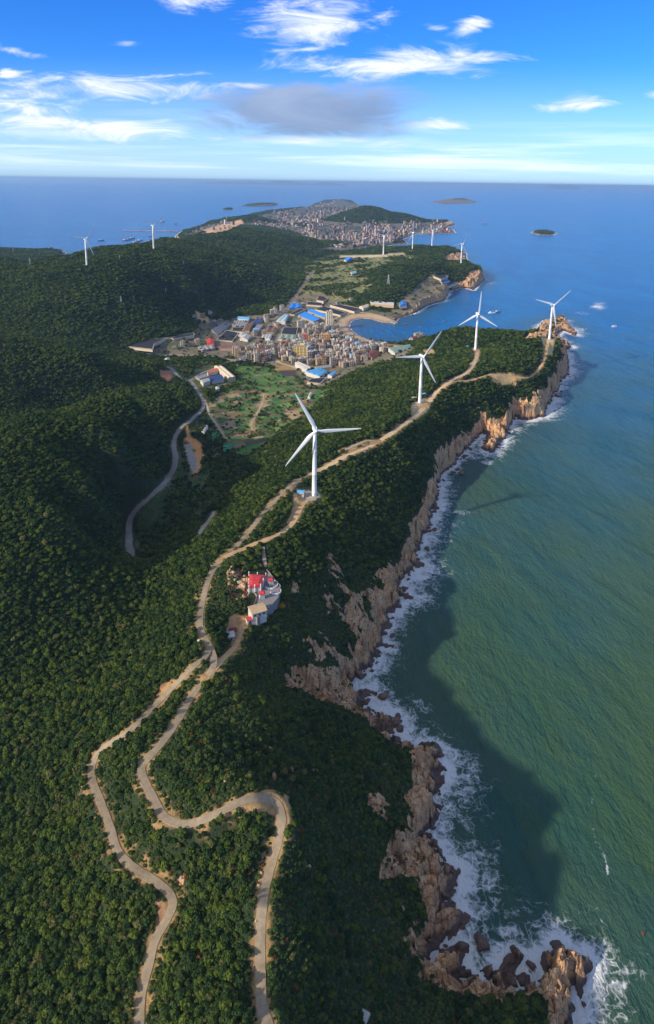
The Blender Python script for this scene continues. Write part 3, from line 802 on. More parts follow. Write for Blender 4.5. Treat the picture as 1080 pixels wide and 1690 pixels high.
# ------------------------------------------------------------------ sea
def build_sea():
    ns, nv = 640, 1150
    sa = np.linspace(-1, 1, ns); va = np.log(np.concatenate([np.exp(np.linspace(math.log(30), math.log(14000), nv - 60)), np.exp(np.linspace(math.log(14500), math.log(330000), 60))]))
    Y = np.exp(va)[:, None] * np.ones((1, ns)); X = sa[None, :] * (Wd(Y) * 1.08 + 130)
    d = -shore(X, Y)
    # deeper water than this stays under the land
    pp = project(np.stack([X, Y, X * 0], -1).reshape(-1, 3)).reshape(Y.shape + (2,))
    px, py = pp[..., 0], pp[..., 1]
    n1 = fbm(X / 30, Y / 30, 5, 4); n2 = fbm(X / 90, Y / 90, 15, 3)
    near = smooth(Y, 2600, 1200)*.8
    width = np.interp(Y, [250, 400], [.72, 1.0]) * (11 + 18 * np.clip(n2 + .5, 0, 1)) * (0.55 + .45 * near)
    inbay = in_poly(px, py, [(540, 505), (655, 516), (700, 520), (690, 545), (720, 558), (690, 575), (540, 590)])
    width = np.where(inbay, 2.5, width); width = np.where(Y > 1650, width * .8, width)
    foam = np.exp(-np.clip(d, 0, None) / width) * 1.08 + n1 * .9 * (np.exp(-np.clip(d, 0, None) / (width * 2.2)))
    foam = np.where(d < 0, 1.0, foam) * (Y < 9000)
    for (x, y, rx, ry, k) in [(988, 505, 16, 8, 1.), (965, 516, 22, 6, .5), (762, 845, 20, 6, .9), (803, 762, 14, 5, .9), (990, 735, 5, 3, .5), (1015, 538, 5, 2.5, 1.), (770, 1262, 26, 26, .8), (792, 1262, 10, 14, .5), (690, 1165, 34, 22, .75),
                              (658, 1040, 22, 40, .6), (680, 960, 22, 28, .6), (760, 760, 26, 16, .6), (935, 1565, 36, 16, .62), (900, 1562, 30, 18, .5), (975, 1600, 12, 26, .4), (850, 1565, 24, 12, .6), (790, 1535, 34, 16, .85), (815, 1540, 22, 6, .7), (800, 1600, 24, 20, .5), (730, 1560, 40, 16, .7),
                              (755, 1470, 26, 22, .8), (800, 1470, 18, 8, .7), (735, 1310, 14, 46, .8), (725, 1385, 16, 30, .7), (700, 892, 20, 26, .7), (868, 700, 34, 8, .5), (830, 740, 22, 8, .7), (920, 660, 16, 18, .5), (952, 548, 12, 8, .9), (808, 466, 14, 4, .9), (940, 531, 12, 5, .8), (960, 544, 10, 4, .8), (1060, 1540, 8, 4, .3)]:
        g = np.exp(-((px - x) / rx) ** 2 - ((py - y) / ry) ** 2)
        foam = np.maximum(foam, g * k * .74 * (1 + n1 * 1.2))
    # long drifting foam line
    line = [(979, 1215), (980, 1240), (985, 1270), (983, 1290), (977, 1320), (977, 1350), (982, 1385), (995, 1400), (1000, 1420), (1004, 1440)]
    dl = dist_poly(px, py, line, closed=False)
    foam = np.maximum(foam, np.exp(-(dl / 3.6) ** 2) * (.62 + n1 * 2.2))
    for ln, k in [([(700, 705), (725, 700), (742, 690)], 0.), ([(1003, 1430), (990, 1440)], .5)]:
        foam = np.maximum(foam, np.exp(-(dist_poly(px, py, ln, closed=False) / 2.0) ** 2) * k)
    off = smooth(Y - X * .55 + n2 * 420, 250, 1500)
    zz = fbm((X + Y * .35) / 13, (Y - X * .35) / 60, 71, 4) * 2.2 * smooth(d, 0, 30) * smooth(Y, 3500, 900)
    me, used = grid_mesh('sea', X, Y, zz - .35)
    set_attr_float(me, 'foam', np.clip(foam, 0, 1.4).ravel()[used]); set_attr_float(me, 'offshore', off.ravel()[used])
    set_attr_float(me, 'shoal', smooth(d + n2 * 60, 90, 0).ravel()[used])
    m, T, b, out = new_mat('sea_water')
    P = pos_of(T)
    f = attr(T, 'foam'); of = attr(T, 'offshore')
    nb = T.noise(T.mapping(P, (.010, .004, 1), rot=(0, 0, .5)), 1.0, 4, .6)
    green = T.mix(T.ss(nb, .25, .75), (.028, .090, .062, 1), (.064, .118, .040, 1))
    blue = T.mix(T.ss(nb, .3, .7), (.001, .115, .36, 1), (.002, .155, .44, 1))
    big = T.noise(T.mapping(P, (.0006, .0022, 1), rot=(0, 0, .2)), 1.0, 4, .6)
    blue = T.mix(T.ss(big, .45, .7, 0, .5), blue, (.010, .15, .33, 1))
    water = T.mix(of, green, blue)
    water = T.mix(T.math('MULTIPLY', attr(T, 'shoal'), .45), water, (.05, .10, .085, 1))
    # lacy foam
    v = T.n('ShaderNodeTexVoronoi', feature='DISTANCE_TO_EDGE'); v.inputs['Scale'].default_value = .24
    wv = T.n('ShaderNodeVectorMath', operation='ADD'); nz = T.n('ShaderNodeTexNoise'); nz.inputs['Scale'].default_value = .12; nz.inputs['Detail'].default_value = 5
    T.l(P, nz.inputs['Vector']); sc = T.n('ShaderNodeVectorMath', operation='SCALE'); sc.inputs['Scale'].default_value = 14.0
    T.l(nz.outputs['Color'], sc.inputs[0]); T.l(P, wv.inputs[0]); T.l(sc.outputs[0], wv.inputs[1])
    T.l(wv.outputs[0], v.inputs['Vector'])
    lace = T.ss(v.outputs['Distance'], .16, .0)
    nf = T.noise(wv.outputs[0], .13, 8, .68)
    amt = T.math('ADD', f, T.math('ADD', T.math('MULTIPLY', T.math('SUBTRACT', nf, .5), 1.5), T.math('MULTIPLY', lace, .20)))
    fm = T.math('MULTIPLY', T.ss(amt, .40, .92), T.ss(f, .10, .3))
    # scattered whitecaps far out
    caps = T.noise(T.mapping(P, (.05, .012, 1), rot=(0, 0, .3)), 1.0, 5, .7)
    fm = T.math('MAXIMUM', fm, T.ss(caps, .76, .82, 0, .6))
    col = T.mix(fm, water, (.72, .76, .80, 1))
    T.l(col, b.inputs['Base Color'])
    T.l(T.math('ADD', .22, T.math('MULTIPLY', fm, .6)), b.inputs['Roughness'])
    b.inputs['IOR'].default_value = 1.33
    b.inputs['Specular Tint'].default_value = (.15, .60, .95, 1)
    b.inputs['Specular IOR Level'].default_value = .22
    h1 = T.noise(T.mapping(P, (.11, .045, 1), rot=(0, 0, .45)), 1.0, 6, .62)
    h2 = T.noise(T.mapping(P, (.5, .22, 1), rot=(0, 0, .2)), 1.0, 5, .65)
    hh = T.math('ADD', T.math('MULTIPLY', h1, 4.0), T.math('MULTIPLY', h2, 1.6))
    bump(T, b, hh, 1.0, 2.0)
    link('sea', me, m, kind='structure')


build_sea()
def surf_mat(name, stops, scale, rough=.9, bmp=.3):
    m, T, b, out = new_mat(name)
    P = pos_of(T)
    n1 = T.noise(P, scale, 6, .65); n2 = T.noise(P, scale * .12, 3, .5)
    c = T.ramp(T.math('ADD', T.math('MULTIPLY', n1, .55), T.math('MULTIPLY', n2, .45)), stops)
    T.l(c, b.inputs['Base Color']); b.inputs['Roughness'].default_value = rough
    bump(T, b, n1, bmp, .15)
    return m


MR = {'concrete': surf_mat('old_concrete', [(.35, (.19, .15, .095)), (.5, (.28, .22, .145)), (.65, (.35, .28, .19))], .5),
      'dirt': surf_mat('orange_dirt', [(.35, (.36, .22, .10)), (.5, (.48, .32, .16)), (.65, (.58, .42, .24))], .45),
      'pale': surf_mat('pale_dirt', [(.35, (.27, .22, .16)), (.5, (.37, .31, .23)), (.65, (.45, .39, .30))], .45),
      'sandy': surf_mat('sandy_track', [(.35, (.34, .24, .14)), (.5, (.48, .36, .22)), (.65, (.58, .46, .31))], .4),
      'greyroad': surf_mat('grey_concrete', [(.35, (.15, .145, .14)), (.5, (.20, .195, .19)), (.65, (.26, .25, .24))], .5),
      'asphalt': surf_mat('grey_asphalt', [(.35, (.09, .09, .095)), (.5, (.13, .13, .135)), (.65, (.17, .165, .16))], .4)}
for k, (nm, mt, wd, C) in enumerate(PATHS):
    T_ = np.gradient(C[:, :2], axis=0); T_ /= np.linalg.norm(T_, axis=1)[:, None] + 1e-9
    Nn = np.stack([-T_[:, 1], T_[:, 0]], -1)
    half = wd / 2 * (1 + (vnoise(np.arange(len(C)) / 5.0, np.zeros(len(C)) + k, 3) - .5) * (.35 if mt != 'concrete' else .12))
    vs = []
    for o_, dz in ((-1.06, -.5), (-1, .10), (0, .14), (1, .10), (1.06, -.5)):
        vs.append(np.column_stack([C[:, :2] + Nn * (half * o_)[:, None], C[:, 2] + dz + 0.002 * k]))
    vs = np.stack(vs, 1); nn = len(C)
    me = bpy.data.meshes.new(nm)
    faces = [(i * 5 + j, i * 5 + j + 1, (i + 1) * 5 + j + 1, (i + 1) * 5 + j) for i in range(nn - 1) for j in range(4)]
    faces = [f[::-1] for f in faces]
    me.from_pydata(vs.reshape(-1, 3).tolist(), [], faces)
    link(nm, me, MR[mt], kind='structure')
# ------------------------------------------------------------------ trees
def mat_crown(name, dark, mid, light, rust=0.0):
    m, T, b, out = new_mat(name)
    P = pos_of(T)
    oi = T.n('ShaderNodeObjectInfo')
    patch = T.noise(P, .012, 4, .6); fine = T.noise(P, 1.1, 3, .6)
    r = T.math('ADD', T.math('MULTIPLY', oi.outputs['Random'], .55), T.math('ADD', T.math('MULTIPLY', patch, .75), T.math('MULTIPLY', fine, .25)))
    c = T.ramp(r, [(.40, dark), (.72, mid), (1.0, light)])
    c = T.mix(T.ss(oi.outputs['Random'], .95, .955), c, (.11, .115, .035, 1))
    c = T.mix(T.ss(T.noise(P, .05, 3, .6), .58, .7, 0, .4), c, (.022, .060, .030, 1))
    if rust:
        c = T.mix(T.ss(oi.outputs['Random'], 1 - rust, 1 - rust + .01), c, (.13, .06, .02, 1))
    T.l(c, b.inputs['Base Color'])
    b.inputs['Roughness'].default_value = .75
    b.inputs['Specular IOR Level'].default_value = .15
    tr = T.n('ShaderNodeBsdfTranslucent'); T.l(T.mix(1.0, c, (1.0, 1.15, .5, 1), 'MULTIPLY'), tr.inputs[0])
    mx = T.n('ShaderNodeMixShader'); mx.inputs[0].default_value = .18
    T.l(b.outputs[0], mx.inputs[1]); T.l(tr.outputs[0], mx.inputs[2]); T.l(mx.outputs[0], out.inputs['Surface'])
    return m


M_CROWN = mat_crown('leaves', (.012, .030, .009), (.028, .060, .013), (.088, .124, .017))
M_SCRUB = mat_crown('scrub_leaves', (.022, .052, .016), (.048, .092, .024), (.11, .13, .038), .03)
M_BARK, T_, b_, o_ = new_mat('bark')
T_.l(T_.ramp(T_.noise(pos_of(T_), 6.0, 4), [(.3, (.06, .045, .03)), (.7, (.13, .10, .07))]), b_.inputs['Base Color']); b_.inputs['Roughness'].default_value = .95


def crown_mesh(name, seed, mat, leaves=150, flat=.78, lumps=7):
    """unit crown (radius about 1): a lumpy body of several boughs set with leaf sprays"""
    r = np.random.RandomState(seed)
    cen = []
    for k in range(lumps):
        a = k / lumps * 6.283 + r.rand() * .8; d = .2 + .45 * r.rand()
        cen.append((d * math.cos(a), d * math.sin(a), (r.rand() - .25) * .55, .38 + .25 * r.rand()))
    cen.append((0, 0, .25, .6))
    bm = bmesh.new()
    for (x, y, z, q) in cen:
        g = bmesh.ops.create_icosphere(bm, subdivisions=1, radius=q * .92)
        for v in g['verts']:
            k = 1 + (r.rand() - .5) * .45
            v.co = Vector((v.co.x * k + x, v.co.y * k + y, v.co.z * k * flat + z))
    for k in range(leaves):
        x, y, z, q = cen[r.randint(len(cen))]
        d = r.normal(size=3); d /= np.linalg.norm(d); d[2] = abs(d[2]) if r.rand() < .75 else d[2]
        c = Vector((x + d[0] * q * 1.0, y + d[1] * q * 1.0, z + d[2] * q * flat))
        nrm = Vector(d + r.normal(size=3) * .55).normalized()
        t = nrm.orthogonal().normalized(); t.rotate(Matrix.Rotation(r.rand() * 6.28, 3, nrm)); u = nrm.cross(t)
        sz = .13 + .13 * r.rand()
        vs = [bm.verts.new(c + t * sz * a + u * sz * b2 + nrm * (r.rand() - .3) * sz * .6) for a, b2 in ((-1, -.5), (.2, -.9), (1, .3), (-.3, .9))]
        bm.faces.new(vs)
    me = bpy.data.meshes.new(name); bm.to_mesh(me); bm.free()
    me.materials.append(mat)
    return me


def trunk_mesh():
    bm = bmesh.new()
    def limb(p0, p1, r0, r1, n=6):
        a = Vector(p0); b = Vector(p1); ax = (b - a).normalized(); t = ax.orthogonal().normalized(); u = ax.cross(t)
        ra = [bm.verts.new(a + (t * math.cos(k * 6.2832 / n) + u * math.sin(k * 6.2832 / n)) * r0) for k in range(n)]
        rb = [bm.verts.new(b + (t * math.cos(k * 6.2832 / n) + u * math.sin(k * 6.2832 / n)) * r1) for k in range(n)]
        for k in range(n): bm.faces.new((ra[k], ra[(k + 1) % n], rb[(k + 1) % n], rb[k]))
        bm.faces.new(rb)
    limb((0, 0, -.6), (.03, 0, .5), .13, .09)
    for a in (0.3, 2.2, 4.4):
        limb((.03, 0, .45), (.45 * math.cos(a), .45 * math.sin(a), 1.1), .07, .03)
    me = bpy.data.meshes.new('trunk'); bm.to_mesh(me); bm.free(); me.materials.append(M_BARK)
    return me


CROWNS = [crown_mesh('crown', 100 + k, M_CROWN, 150, .72 + .08 * (k % 3), 6 + k % 3) for k in range(6)]
SCRUBS = [crown_mesh('bush', 200 + k, M_SCRUB, 110, .6, 5 + k % 2) for k in range(4)]
TRUNK = trunk_mesh()

rng = np.random.RandomState(5)
rows = []
Y = 100.0
while Y < 9000:
    D = float(np.interp(Y, [100, 700, 1100, 1700, 2600, 4500, 9000], [2.45, 2.8, 3.9, 5.4, 7.2, 9, 17]))
    for lay_ in (0, 1):     # 0: trees, 1: scrub (near only)
        if lay_ == 1 and Y > 520: continue
        Dd = D if lay_ == 0 else D * .55
        nsub = 1 if lay_ == 0 else 2
        for sb in range(nsub):
            Wy = Wd(Y) * .96
            xs = np.arange(-Wy, Wy, Dd) + rng.rand() * Dd
            xs = xs + (rng.rand(len(xs)) - .5) * Dd * .9
            ys = Y + sb * D * .5 + (rng.rand(len(xs)) - .5) * D * .9
            rows.append(np.stack([xs, ys, np.full(len(xs), Dd), np.full(len(xs), lay_)], 1))
    Y += D * .92
CAND = np.concatenate(rows)
cx, cy, cD, cL = CAND.T
cz = zat(cx, cy)
pp = project(np.stack([cx, cy, cz], -1)); ppx, ppy = pp[:, 0], pp[:, 1]
inframe = (ppx > -90 - np.where(cy < 1200, 150, 0)) & (ppx < 1170) & (ppy < 1880) & (ppy > 300)
rk = zat(cx, cy, rock); rd = zat(cx, cy, np.minimum(roadmask, 50)); eh = zat(cx, cy, earth); bh = zat(cx, cy, beach); shd = zat(cx, cy, SH)
fl = zat(cx, cy, np.maximum(fld, 0)); vl = zat(cx, cy, vil); va_ = zat(cx, cy, val); mx_ = zat(cx, cy, mixd); tw = zat(cx, cy, twn); gr = zat(cx, cy, smooth(soft_poly(GRASSY, 1.0), -4, 6)); lu = zat(cx, cy, lush)
cn = fbm(cx / 22, cy / 22, 61, 3); cn2 = fbm(cx / 60, cy / 60, 62, 3)
dens = np.ones(len(cx))
dens *= 1 - vl * .95
dens *= 1 - np.clip(fl + lu * .6, 0, 1) * np.where(cn > .05, .85, .97)
va_only = va_ * (1 - np.clip(fl, 0, 1))
dens *= 1 - va_only * np.where(cn > .0, .15, .72)
dens *= 1 - mx_ * np.where(cn2 > .04, .2, .93)
dens *= 1 - tw * np.where((cz > 34) & (cy > 3000), .0, .97)
# the seaward slope below the ridge road is mostly scrub, the rest tall wood
scrubzone = in_poly(ppx, ppy, [(355, 925), (400, 915), (470, 960), (545, 940), (640, 940), (720, 1230), (760, 1700), (470, 1700), (455, 1600), (480, 1350), (440, 1300), (300, 1350), (245, 1280), (300, 1200), (355, 1120), (400, 1050), (340, 1000)])
scrubzone |= in_poly(ppx, ppy, [(440, 1500), (470, 1330), (600, 1200), (760, 1700), (760, 1820), (430, 1820)]) | ((rk > .05) & (cy < 520))
strips = (rd < 4.5)
clump = cn + cn2 * .6
p_tree = np.where(scrubzone, np.where(clump > .06, .75, .12), 1.0) * dens
p_scrub = np.where(scrubzone, 1.0, np.where(strips, .6, np.where(cy < 330, .95, .35))) * dens
p_tree = np.where(strips & (cy < 900), p_tree * .45, p_tree)
lim = np.where(cL == 0, p_tree, p_scrub)
rad = cD * np.where(cL == 0, .62, .62) * (.6 + .85 * rng.rand(len(cx)) ** 1.6)
rad = np.where(scrubzone & (cL == 0), rad * .85, rad)
ok = inframe & (rng.rand(len(cx)) < lim) & ((rk < .35 - .2 * (cL == 0)) | ((cL == 1) & (rng.rand(len(cx)) < .10) & (shd > 12))) & (rd > rad * .75 + np.where(cy > 900, 1.5, np.where((ppx < 350) & (ppy < 935) & (cy > 440), 2.4, .3))) & (eh < np.where(cy > 500, .08, .3)) & (bh < .1) & (shd > 5) & (cz > 2.4)
# room around the turbines, huts and the temple
for (x, y, z) in TPOS: ok &= np.hypot(cx - x, cy - y) > 9
TEMPLE = hit(433, 985)
ok &= ~in_poly(ppx, ppy, [(430, 898), (440, 898), (443, 938), (433, 938)])
ok &= ~in_poly(ppx, ppy, [(406, 944), (432, 939), (446, 942), (464, 962), (458, 996), (430, 1027), (398, 1020), (408, 990)])
ok &= ~(in_poly(ppx, ppy, [(320, 608), (365, 605), (395, 632), (350, 642), (318, 640)]) | in_poly(ppx, ppy, [(480, 800), (530, 805), (530, 832), (478, 832)]))
order = np.nonzero(ok)[0]
print('trees', len(order), 'tree', (cL[order] == 0).sum())
crot = rng.rand(len(cx)) * 6.283
cvar = rng.randint(0, 6, len(cx))
# the largest in the photo stand alone, each with its own crown and trunk
tall = order[(cL[order] == 0) & (ppx[order] > 8) & (ppx[order] < 1072) & (ppy[order] < 1683) & (~scrubzone[order])]
rng3 = np.linalg.norm(np.stack([cx[tall], cy[tall], cz[tall] - CAM_H], -1), axis=1)
size = rad[tall] / rng3
solo = tall[np.argsort(-size)[:296]]
solo_set = np.zeros(len(cx), bool); solo_set[solo] = True


def place(px, py):
    rows_ = [(1470, 'level with the hairpin bend'), (1540, 'level with the road elbow'), (1585, 'above the bottom edge'), (1625, 'near the bottom edge'), (1655, 'just inside the bottom edge'), (9999, 'touching the bottom edge')]
    cols_ = [(50, 'hard by the left edge'), (110, 'in the dense left wood'), (170, 'in the wood left of the left road'), (245, 'in the wood beside the left road'), (290, 'just right of the left road'), (340, 'in the middle of the gully wood'), (395, 'on the gully wood right side'), (440, 'close beside the right road'), (9999, 'right of the right road')]
    return 'dark leafy tree %s, %s' % (next(b for a, b in cols_ if px < a), next(b for a, b in rows_ if py < a))


proto = {}
for q in solo:
    k = int(cvar[q])
    e = bpy.data.objects.new('broadleaf_tree', None); COL.objects.link(e)
    rr = float(rad[q])
    e.location = (cx[q], cy[q], cz[q] - .1); e.rotation_euler = (0, 0, crot[q]); e.scale = (rr, rr, rr)
    e.empty_display_size = .5
    tag(e, place(ppx[q], ppy[q]), 'tree', 'broadleaf trees of the lower wood')
    t = bpy.data.objects.new('trunk', TRUNK); COL.objects.link(t); t.parent = e
    c = bpy.data.objects.new('crown', CROWNS[k]); COL.objects.link(c); c.parent = e; c.location = (0, 0, .95)
    proto.setdefault(k, c)


def scatter(name, ids, meshes, label, cat, lift):
    """one object: leafy crowns standing on points of the ground"""
    me = bpy.data.meshes.new(name)
    me.vertices.add(len(ids))
    co = np.stack([cx[ids], cy[ids], cz[ids] + rad[ids] * lift], -1).astype(np.float32)
    me.vertices.foreach_set('co', co.ravel())
    for nm, arr in (('scl', rad[ids]), ('spin', crot[ids])):
        a = me.attributes.new(nm, 'FLOAT', 'POINT'); a.data.foreach_set('value', arr.astype(np.float32))
    a = me.attributes.new('pick', 'INT', 'POINT'); a.data.foreach_set('value', (cvar[ids] % len(meshes)).astype(np.int32))
    a = me.attributes.new('sq', 'FLOAT', 'POINT'); a.data.foreach_set('value', (.75 + .5 * rng.rand(len(ids))) * np.interp(cy[ids], [1000, 2200], [1, .55]).astype(np.float32))
    o = link(name, me, kind='stuff', label=label, cat=cat)
    ng = bpy.data.node_groups.new(name, 'GeometryNodeTree')
    ng.interface.new_socket('Geometry', in_out='INPUT', socket_type='NodeSocketGeometry')
    ng.interface.new_socket('Geometry', in_out='OUTPUT', socket_type='NodeSocketGeometry')
    gi = ng.nodes.new('NodeGroupInput'); go = ng.nodes.new('NodeGroupOutput')
    inst = ng.nodes.new('GeometryNodeInstanceOnPoints')
    jn = ng.nodes.new('GeometryNodeJoinGeometry')
    for ob in reversed(meshes):
        oi = ng.nodes.new('GeometryNodeObjectInfo'); oi.transform_space = 'ORIGINAL'
        oi.inputs['Object'].default_value = ob
        oi.inputs['As Instance'].default_value = False
        g2 = ng.nodes.new('GeometryNodeGeometryToInstance')
        ng.links.new(oi.outputs['Geometry'], g2.inputs[0]); ng.links.new(g2.outputs[0], jn.inputs[0])
    def att(nm, ty):
        a_ = ng.nodes.new('GeometryNodeInputNamedAttribute'); a_.data_type = ty; a_.inputs[0].default_value = nm
        return a_.outputs['Attribute']
    ng.links.new(gi.outputs[0], inst.inputs['Points']); ng.links.new(jn.outputs[0], inst.inputs['Instance'])
    inst.inputs['Pick Instance'].default_value = True
    ng.links.new(att('pick', 'INT'), inst.inputs['Instance Index'])
    cxyz = ng.nodes.new('ShaderNodeCombineXYZ'); ng.links.new(att('spin', 'FLOAT'), cxyz.inputs[2])
    ng.links.new(cxyz.outputs[0], inst.inputs['Rotation'])
    s3 = ng.nodes.new('ShaderNodeCombineXYZ'); mm = ng.nodes.new('ShaderNodeMath'); mm.operation = 'MULTIPLY'
    sc_a = att('scl', 'FLOAT'); ng.links.new(sc_a, mm.inputs[0]); ng.links.new(att('sq', 'FLOAT'), mm.inputs[1])
    ng.links.new(sc_a, s3.inputs[0]); ng.links.new(sc_a, s3.inputs[1]); ng.links.new(mm.outputs[0], s3.inputs[2])
    ng.links.new(s3.outputs[0], inst.inputs['Scale'])
    ng.links.new(inst.outputs[0], go.inputs[0])
    md = o.modifiers.new('scatter', 'NODES'); md.node_group = ng
    return o


rest = order[(~solo_set[order]) & (cL[order] == 0)]
scatter('forest', rest, [proto[k] for k in sorted(proto)], 'dense dark green wood covering the hills and ridge', 'forest', .75)
# scrub prototypes are real bushes too, standing by the road at the hairpin
BUSH = []
for k, (x, y) in enumerate([(492, 1330), (505, 1400), (495, 1300), (520, 1350)]):
    w = hit(x, y)
    b = link('bush', SCRUBS[k], label=['low dark green bush just outside the hairpin bend', 'low bush on the open slope right of the descending road', 'leafy bush above the sandy hairpin bend', 'small bush on the seaward slope beyond the hairpin'][k], cat='bush', group='bushes beside the hairpin bend')
    b.location = w; b.scale = (1.3, 1.3, 1.3)
    BUSH.append(b)
sc_ids = order[(cL[order] == 1)]
scatter('scrub', sc_ids, BUSH, 'low mixed scrub covering the seaward slope and verges', 'scrub', .25)
# ------------------------------------------------------------------ plain materials for built things
def paint(name, col, rough=.6, var=.12, scale=.6, metal=0.0):
    m, T, b, out = new_mat(name)
    n1 = T.noise(pos_of(T), scale, 5, .65)
    lo = tuple(c * (1 - var) for c in col); hi = tuple(min(1, c * (1 + var)) for c in col)
    T.l(T.ramp(n1, [(.3, lo), (.7, hi)]), b.inputs['Base Color'])
    b.inputs['Roughness'].default_value = rough; b.inputs['Metallic'].default_value = metal
    return m


MAT = {
    'white': paint('white_paint', (.80, .80, .79), .45, .05), 'offwhite': paint('cream_wall', (.52, .44, .33), .8), 'white_wall': paint('white_wall', (.50, .47, .42), .8, .18),
    'grey_wall': paint('grey_wall', (.30, .265, .22), .85, .2), 'concrete': paint('bare_concrete', (.31, .27, .22), .9, .2), 'tan_wall': paint('tan_wall', (.44, .31, .18), .85, .18),
    'pink_wall': paint('pinkish_wall', (.36, .25, .21), .85, .15), 'yellow_wall': paint('yellow_wall', (.72, .55, .22), .8), 'orange_wall': paint('orange_wall', (.66, .33, .07), .8), 'red_wall': paint('red_wall', (.60, .10, .04), .8),
    'blue_roof': paint('bright_blue_roof', (.02, .20, .62), .5, .12), 'navy_roof': paint('navy_roof', (.025, .06, .20), .5, .25), 'sky_roof': paint('light_blue_roof', (.10, .38, .68), .5, .1), 'teal_roof': paint('pale_teal_roof', (.42, .58, .60), .6),
    'black_net': paint('black_shade_net', (.010, .012, .022), .85, .3, .3), 'grey_roof': paint('weathered_grey_roof', (.24, .24, .25), .85, .3, .25), 'light_roof': paint('light_grey_roof', (.42, .41, .39), .7, .15, .3),
    'red_roof': paint('red_roof', (.50, .035, .035), .6, .15), 'orange_roof': paint('orange_roof', (.70, .14, .04), .6), 'rust_roof': paint('rusty_brown_roof', (.17, .085, .065), .9, .3), 'maroon_roof': paint('maroon_roof', (.15, .03, .035), .8, .2),
    'cream_roof': paint('cream_roof', (.66, .54, .36), .7), 'green_roof': paint('grey_green_roof', (.20, .30, .25), .7), 'window': paint('dark_glass', (.03, .035, .045), .15, .2), 'steel': paint('galvanised_steel', (.50, .52, .54), .5, .1, 2, .3),
    'dark_red': paint('red_hull_paint', (.30, .06, .04), .5), 'blue_hull': paint('blue_hull_paint', (.04, .09, .22), .5), 'wood': paint('weathered_wood', (.22, .14, .08), .85), 'tyre': paint('black_rubber', (.02, .02, .02), .8),
    'net_green': paint('green_netting', (.05, .22, .12), .8), 'plaza': paint('grey_plaza_stone', (.20, .185, .19), .85, .12, .9)}


class MB:
    def __init__(s): s.v = []; s.f = []; s.m = []

    def face(s, pts, mi=0):
        i = len(s.v); s.v += [tuple(p) for p in pts]; s.f.append(tuple(range(i, i + len(pts)))); s.m.append(mi)

    def box(s, c, size, rot=0.0, mi=0, top=True, bottom=False):
        x, y, z = size[0] / 2, size[1] / 2, size[2]
        ca, sa = math.cos(rot), math.sin(rot)
        p = [(c[0] + ca * a * x - sa * b * y, c[1] + sa * a * x + ca * b * y, c[2] + h * z) for h in (0, 1) for a, b in ((-1, -1), (1, -1), (1, 1), (-1, 1))]
        for q in ((0, 1, 5, 4), (1, 2, 6, 5), (2, 3, 7, 6), (3, 0, 4, 7)): s.face([p[k] for k in q], mi)
        if top: s.face([p[k] for k in (4, 5, 6, 7)], mi)
        if bottom: s.face([p[k] for k in (3, 2, 1, 0)], mi)

    def prism(s, poly, z0, z1, mi=0, top=True):
        n = len(poly)
        for k in range(n):
            a = poly[k]; b = poly[(k + 1) % n]
            s.face([(a[0], a[1], z0), (b[0], b[1], z0), (b[0], b[1], z1), (a[0], a[1], z1)], mi)
        if top: s.face([(p[0], p[1], z1) for p in poly], mi)

    def tube(s, a, b, r0, r1=None, n=8, mi=0, cap=True):
        r1 = r0 if r1 is None else r1
        a = Vector(a); b = Vector(b); ax = (b - a).normalized(); t = ax.orthogonal().normalized(); u = ax.cross(t)
        ra = [a + (t * math.cos(k * 6.28318 / n) + u * math.sin(k * 6.28318 / n)) * r0 for k in range(n)]
        rb = [b + (t * math.cos(k * 6.28318 / n) + u * math.sin(k * 6.28318 / n)) * r1 for k in range(n)]
        for k in range(n): s.face((ra[k], ra[(k + 1) % n], rb[(k + 1) % n], rb[k]), mi)
        if cap: s.face(rb, mi); s.face(ra[::-1], mi)

    def lathe(s, prof, n=20, mi=0, c=(0, 0, 0)):
        for (r0, z0), (r1, z1) in zip(prof[:-1], prof[1:]):
            for k in range(n):
                a0 = k * 6.28318 / n; a1 = (k + 1) * 6.28318 / n
                s.face([(c[0] + r0 * math.cos(a0), c[1] + r0 * math.sin(a0), c[2] + z0), (c[0] + r0 * math.cos(a1), c[1] + r0 * math.sin(a1), c[2] + z0), (c[0] + r1 * math.cos(a1), c[1] + r1 * math.sin(a1), c[2] + z1), (c[0] + r1 * math.cos(a0), c[1] + r1 * math.sin(a0), c[2] + z1)], mi)

    def loft(s, rings, mi=0, cap=True):
        n = len(rings[0])
        for a, b in zip(rings[:-1], rings[1:]):
            for k in range(n): s.face((a[k], a[(k + 1) % n], b[(k + 1) % n], b[k]), mi)
        if cap: s.face(rings[-1], mi); s.face(rings[0][::-1], mi)

    def mesh(s, name, mats, smooth_=False):
        me = bpy.data.meshes.new(name); me.from_pydata(s.v, [], s.f)
        for m in (mats if isinstance(mats, (list, tuple)) else [mats]): me.materials.append(m)
        me.polygons.foreach_set('material_index', s.m)
        bm = bmesh.new(); bm.from_mesh(me); bmesh.ops.remove_doubles(bm, verts=bm.verts, dist=.0005)
        if smooth_:
            for f in bm.faces: f.smooth = True
            for e in bm.edges:
                if len(e.link_faces) == 2 and e.calc_face_angle(0) > .7: e.smooth = False
        bm.to_mesh(me); bm.free(); me.update()
        return me

    def build(s, name, mats, parent=None, smooth_=False, **kw):
        me = s.mesh(name, mats, smooth_)
        return link(name, me, parent=parent, **kw)


def empty(name, loc, rz=0.0, **kw):
    o = bpy.data.objects.new(name, None); COL.objects.link(o)
    o.location = loc; o.rotation_euler = (0, 0, rz); o.empty_display_size = .5
    tag(o, **kw)
    return o


# ------------------------------------------------------------------ wind turbines
HUB = 65.0


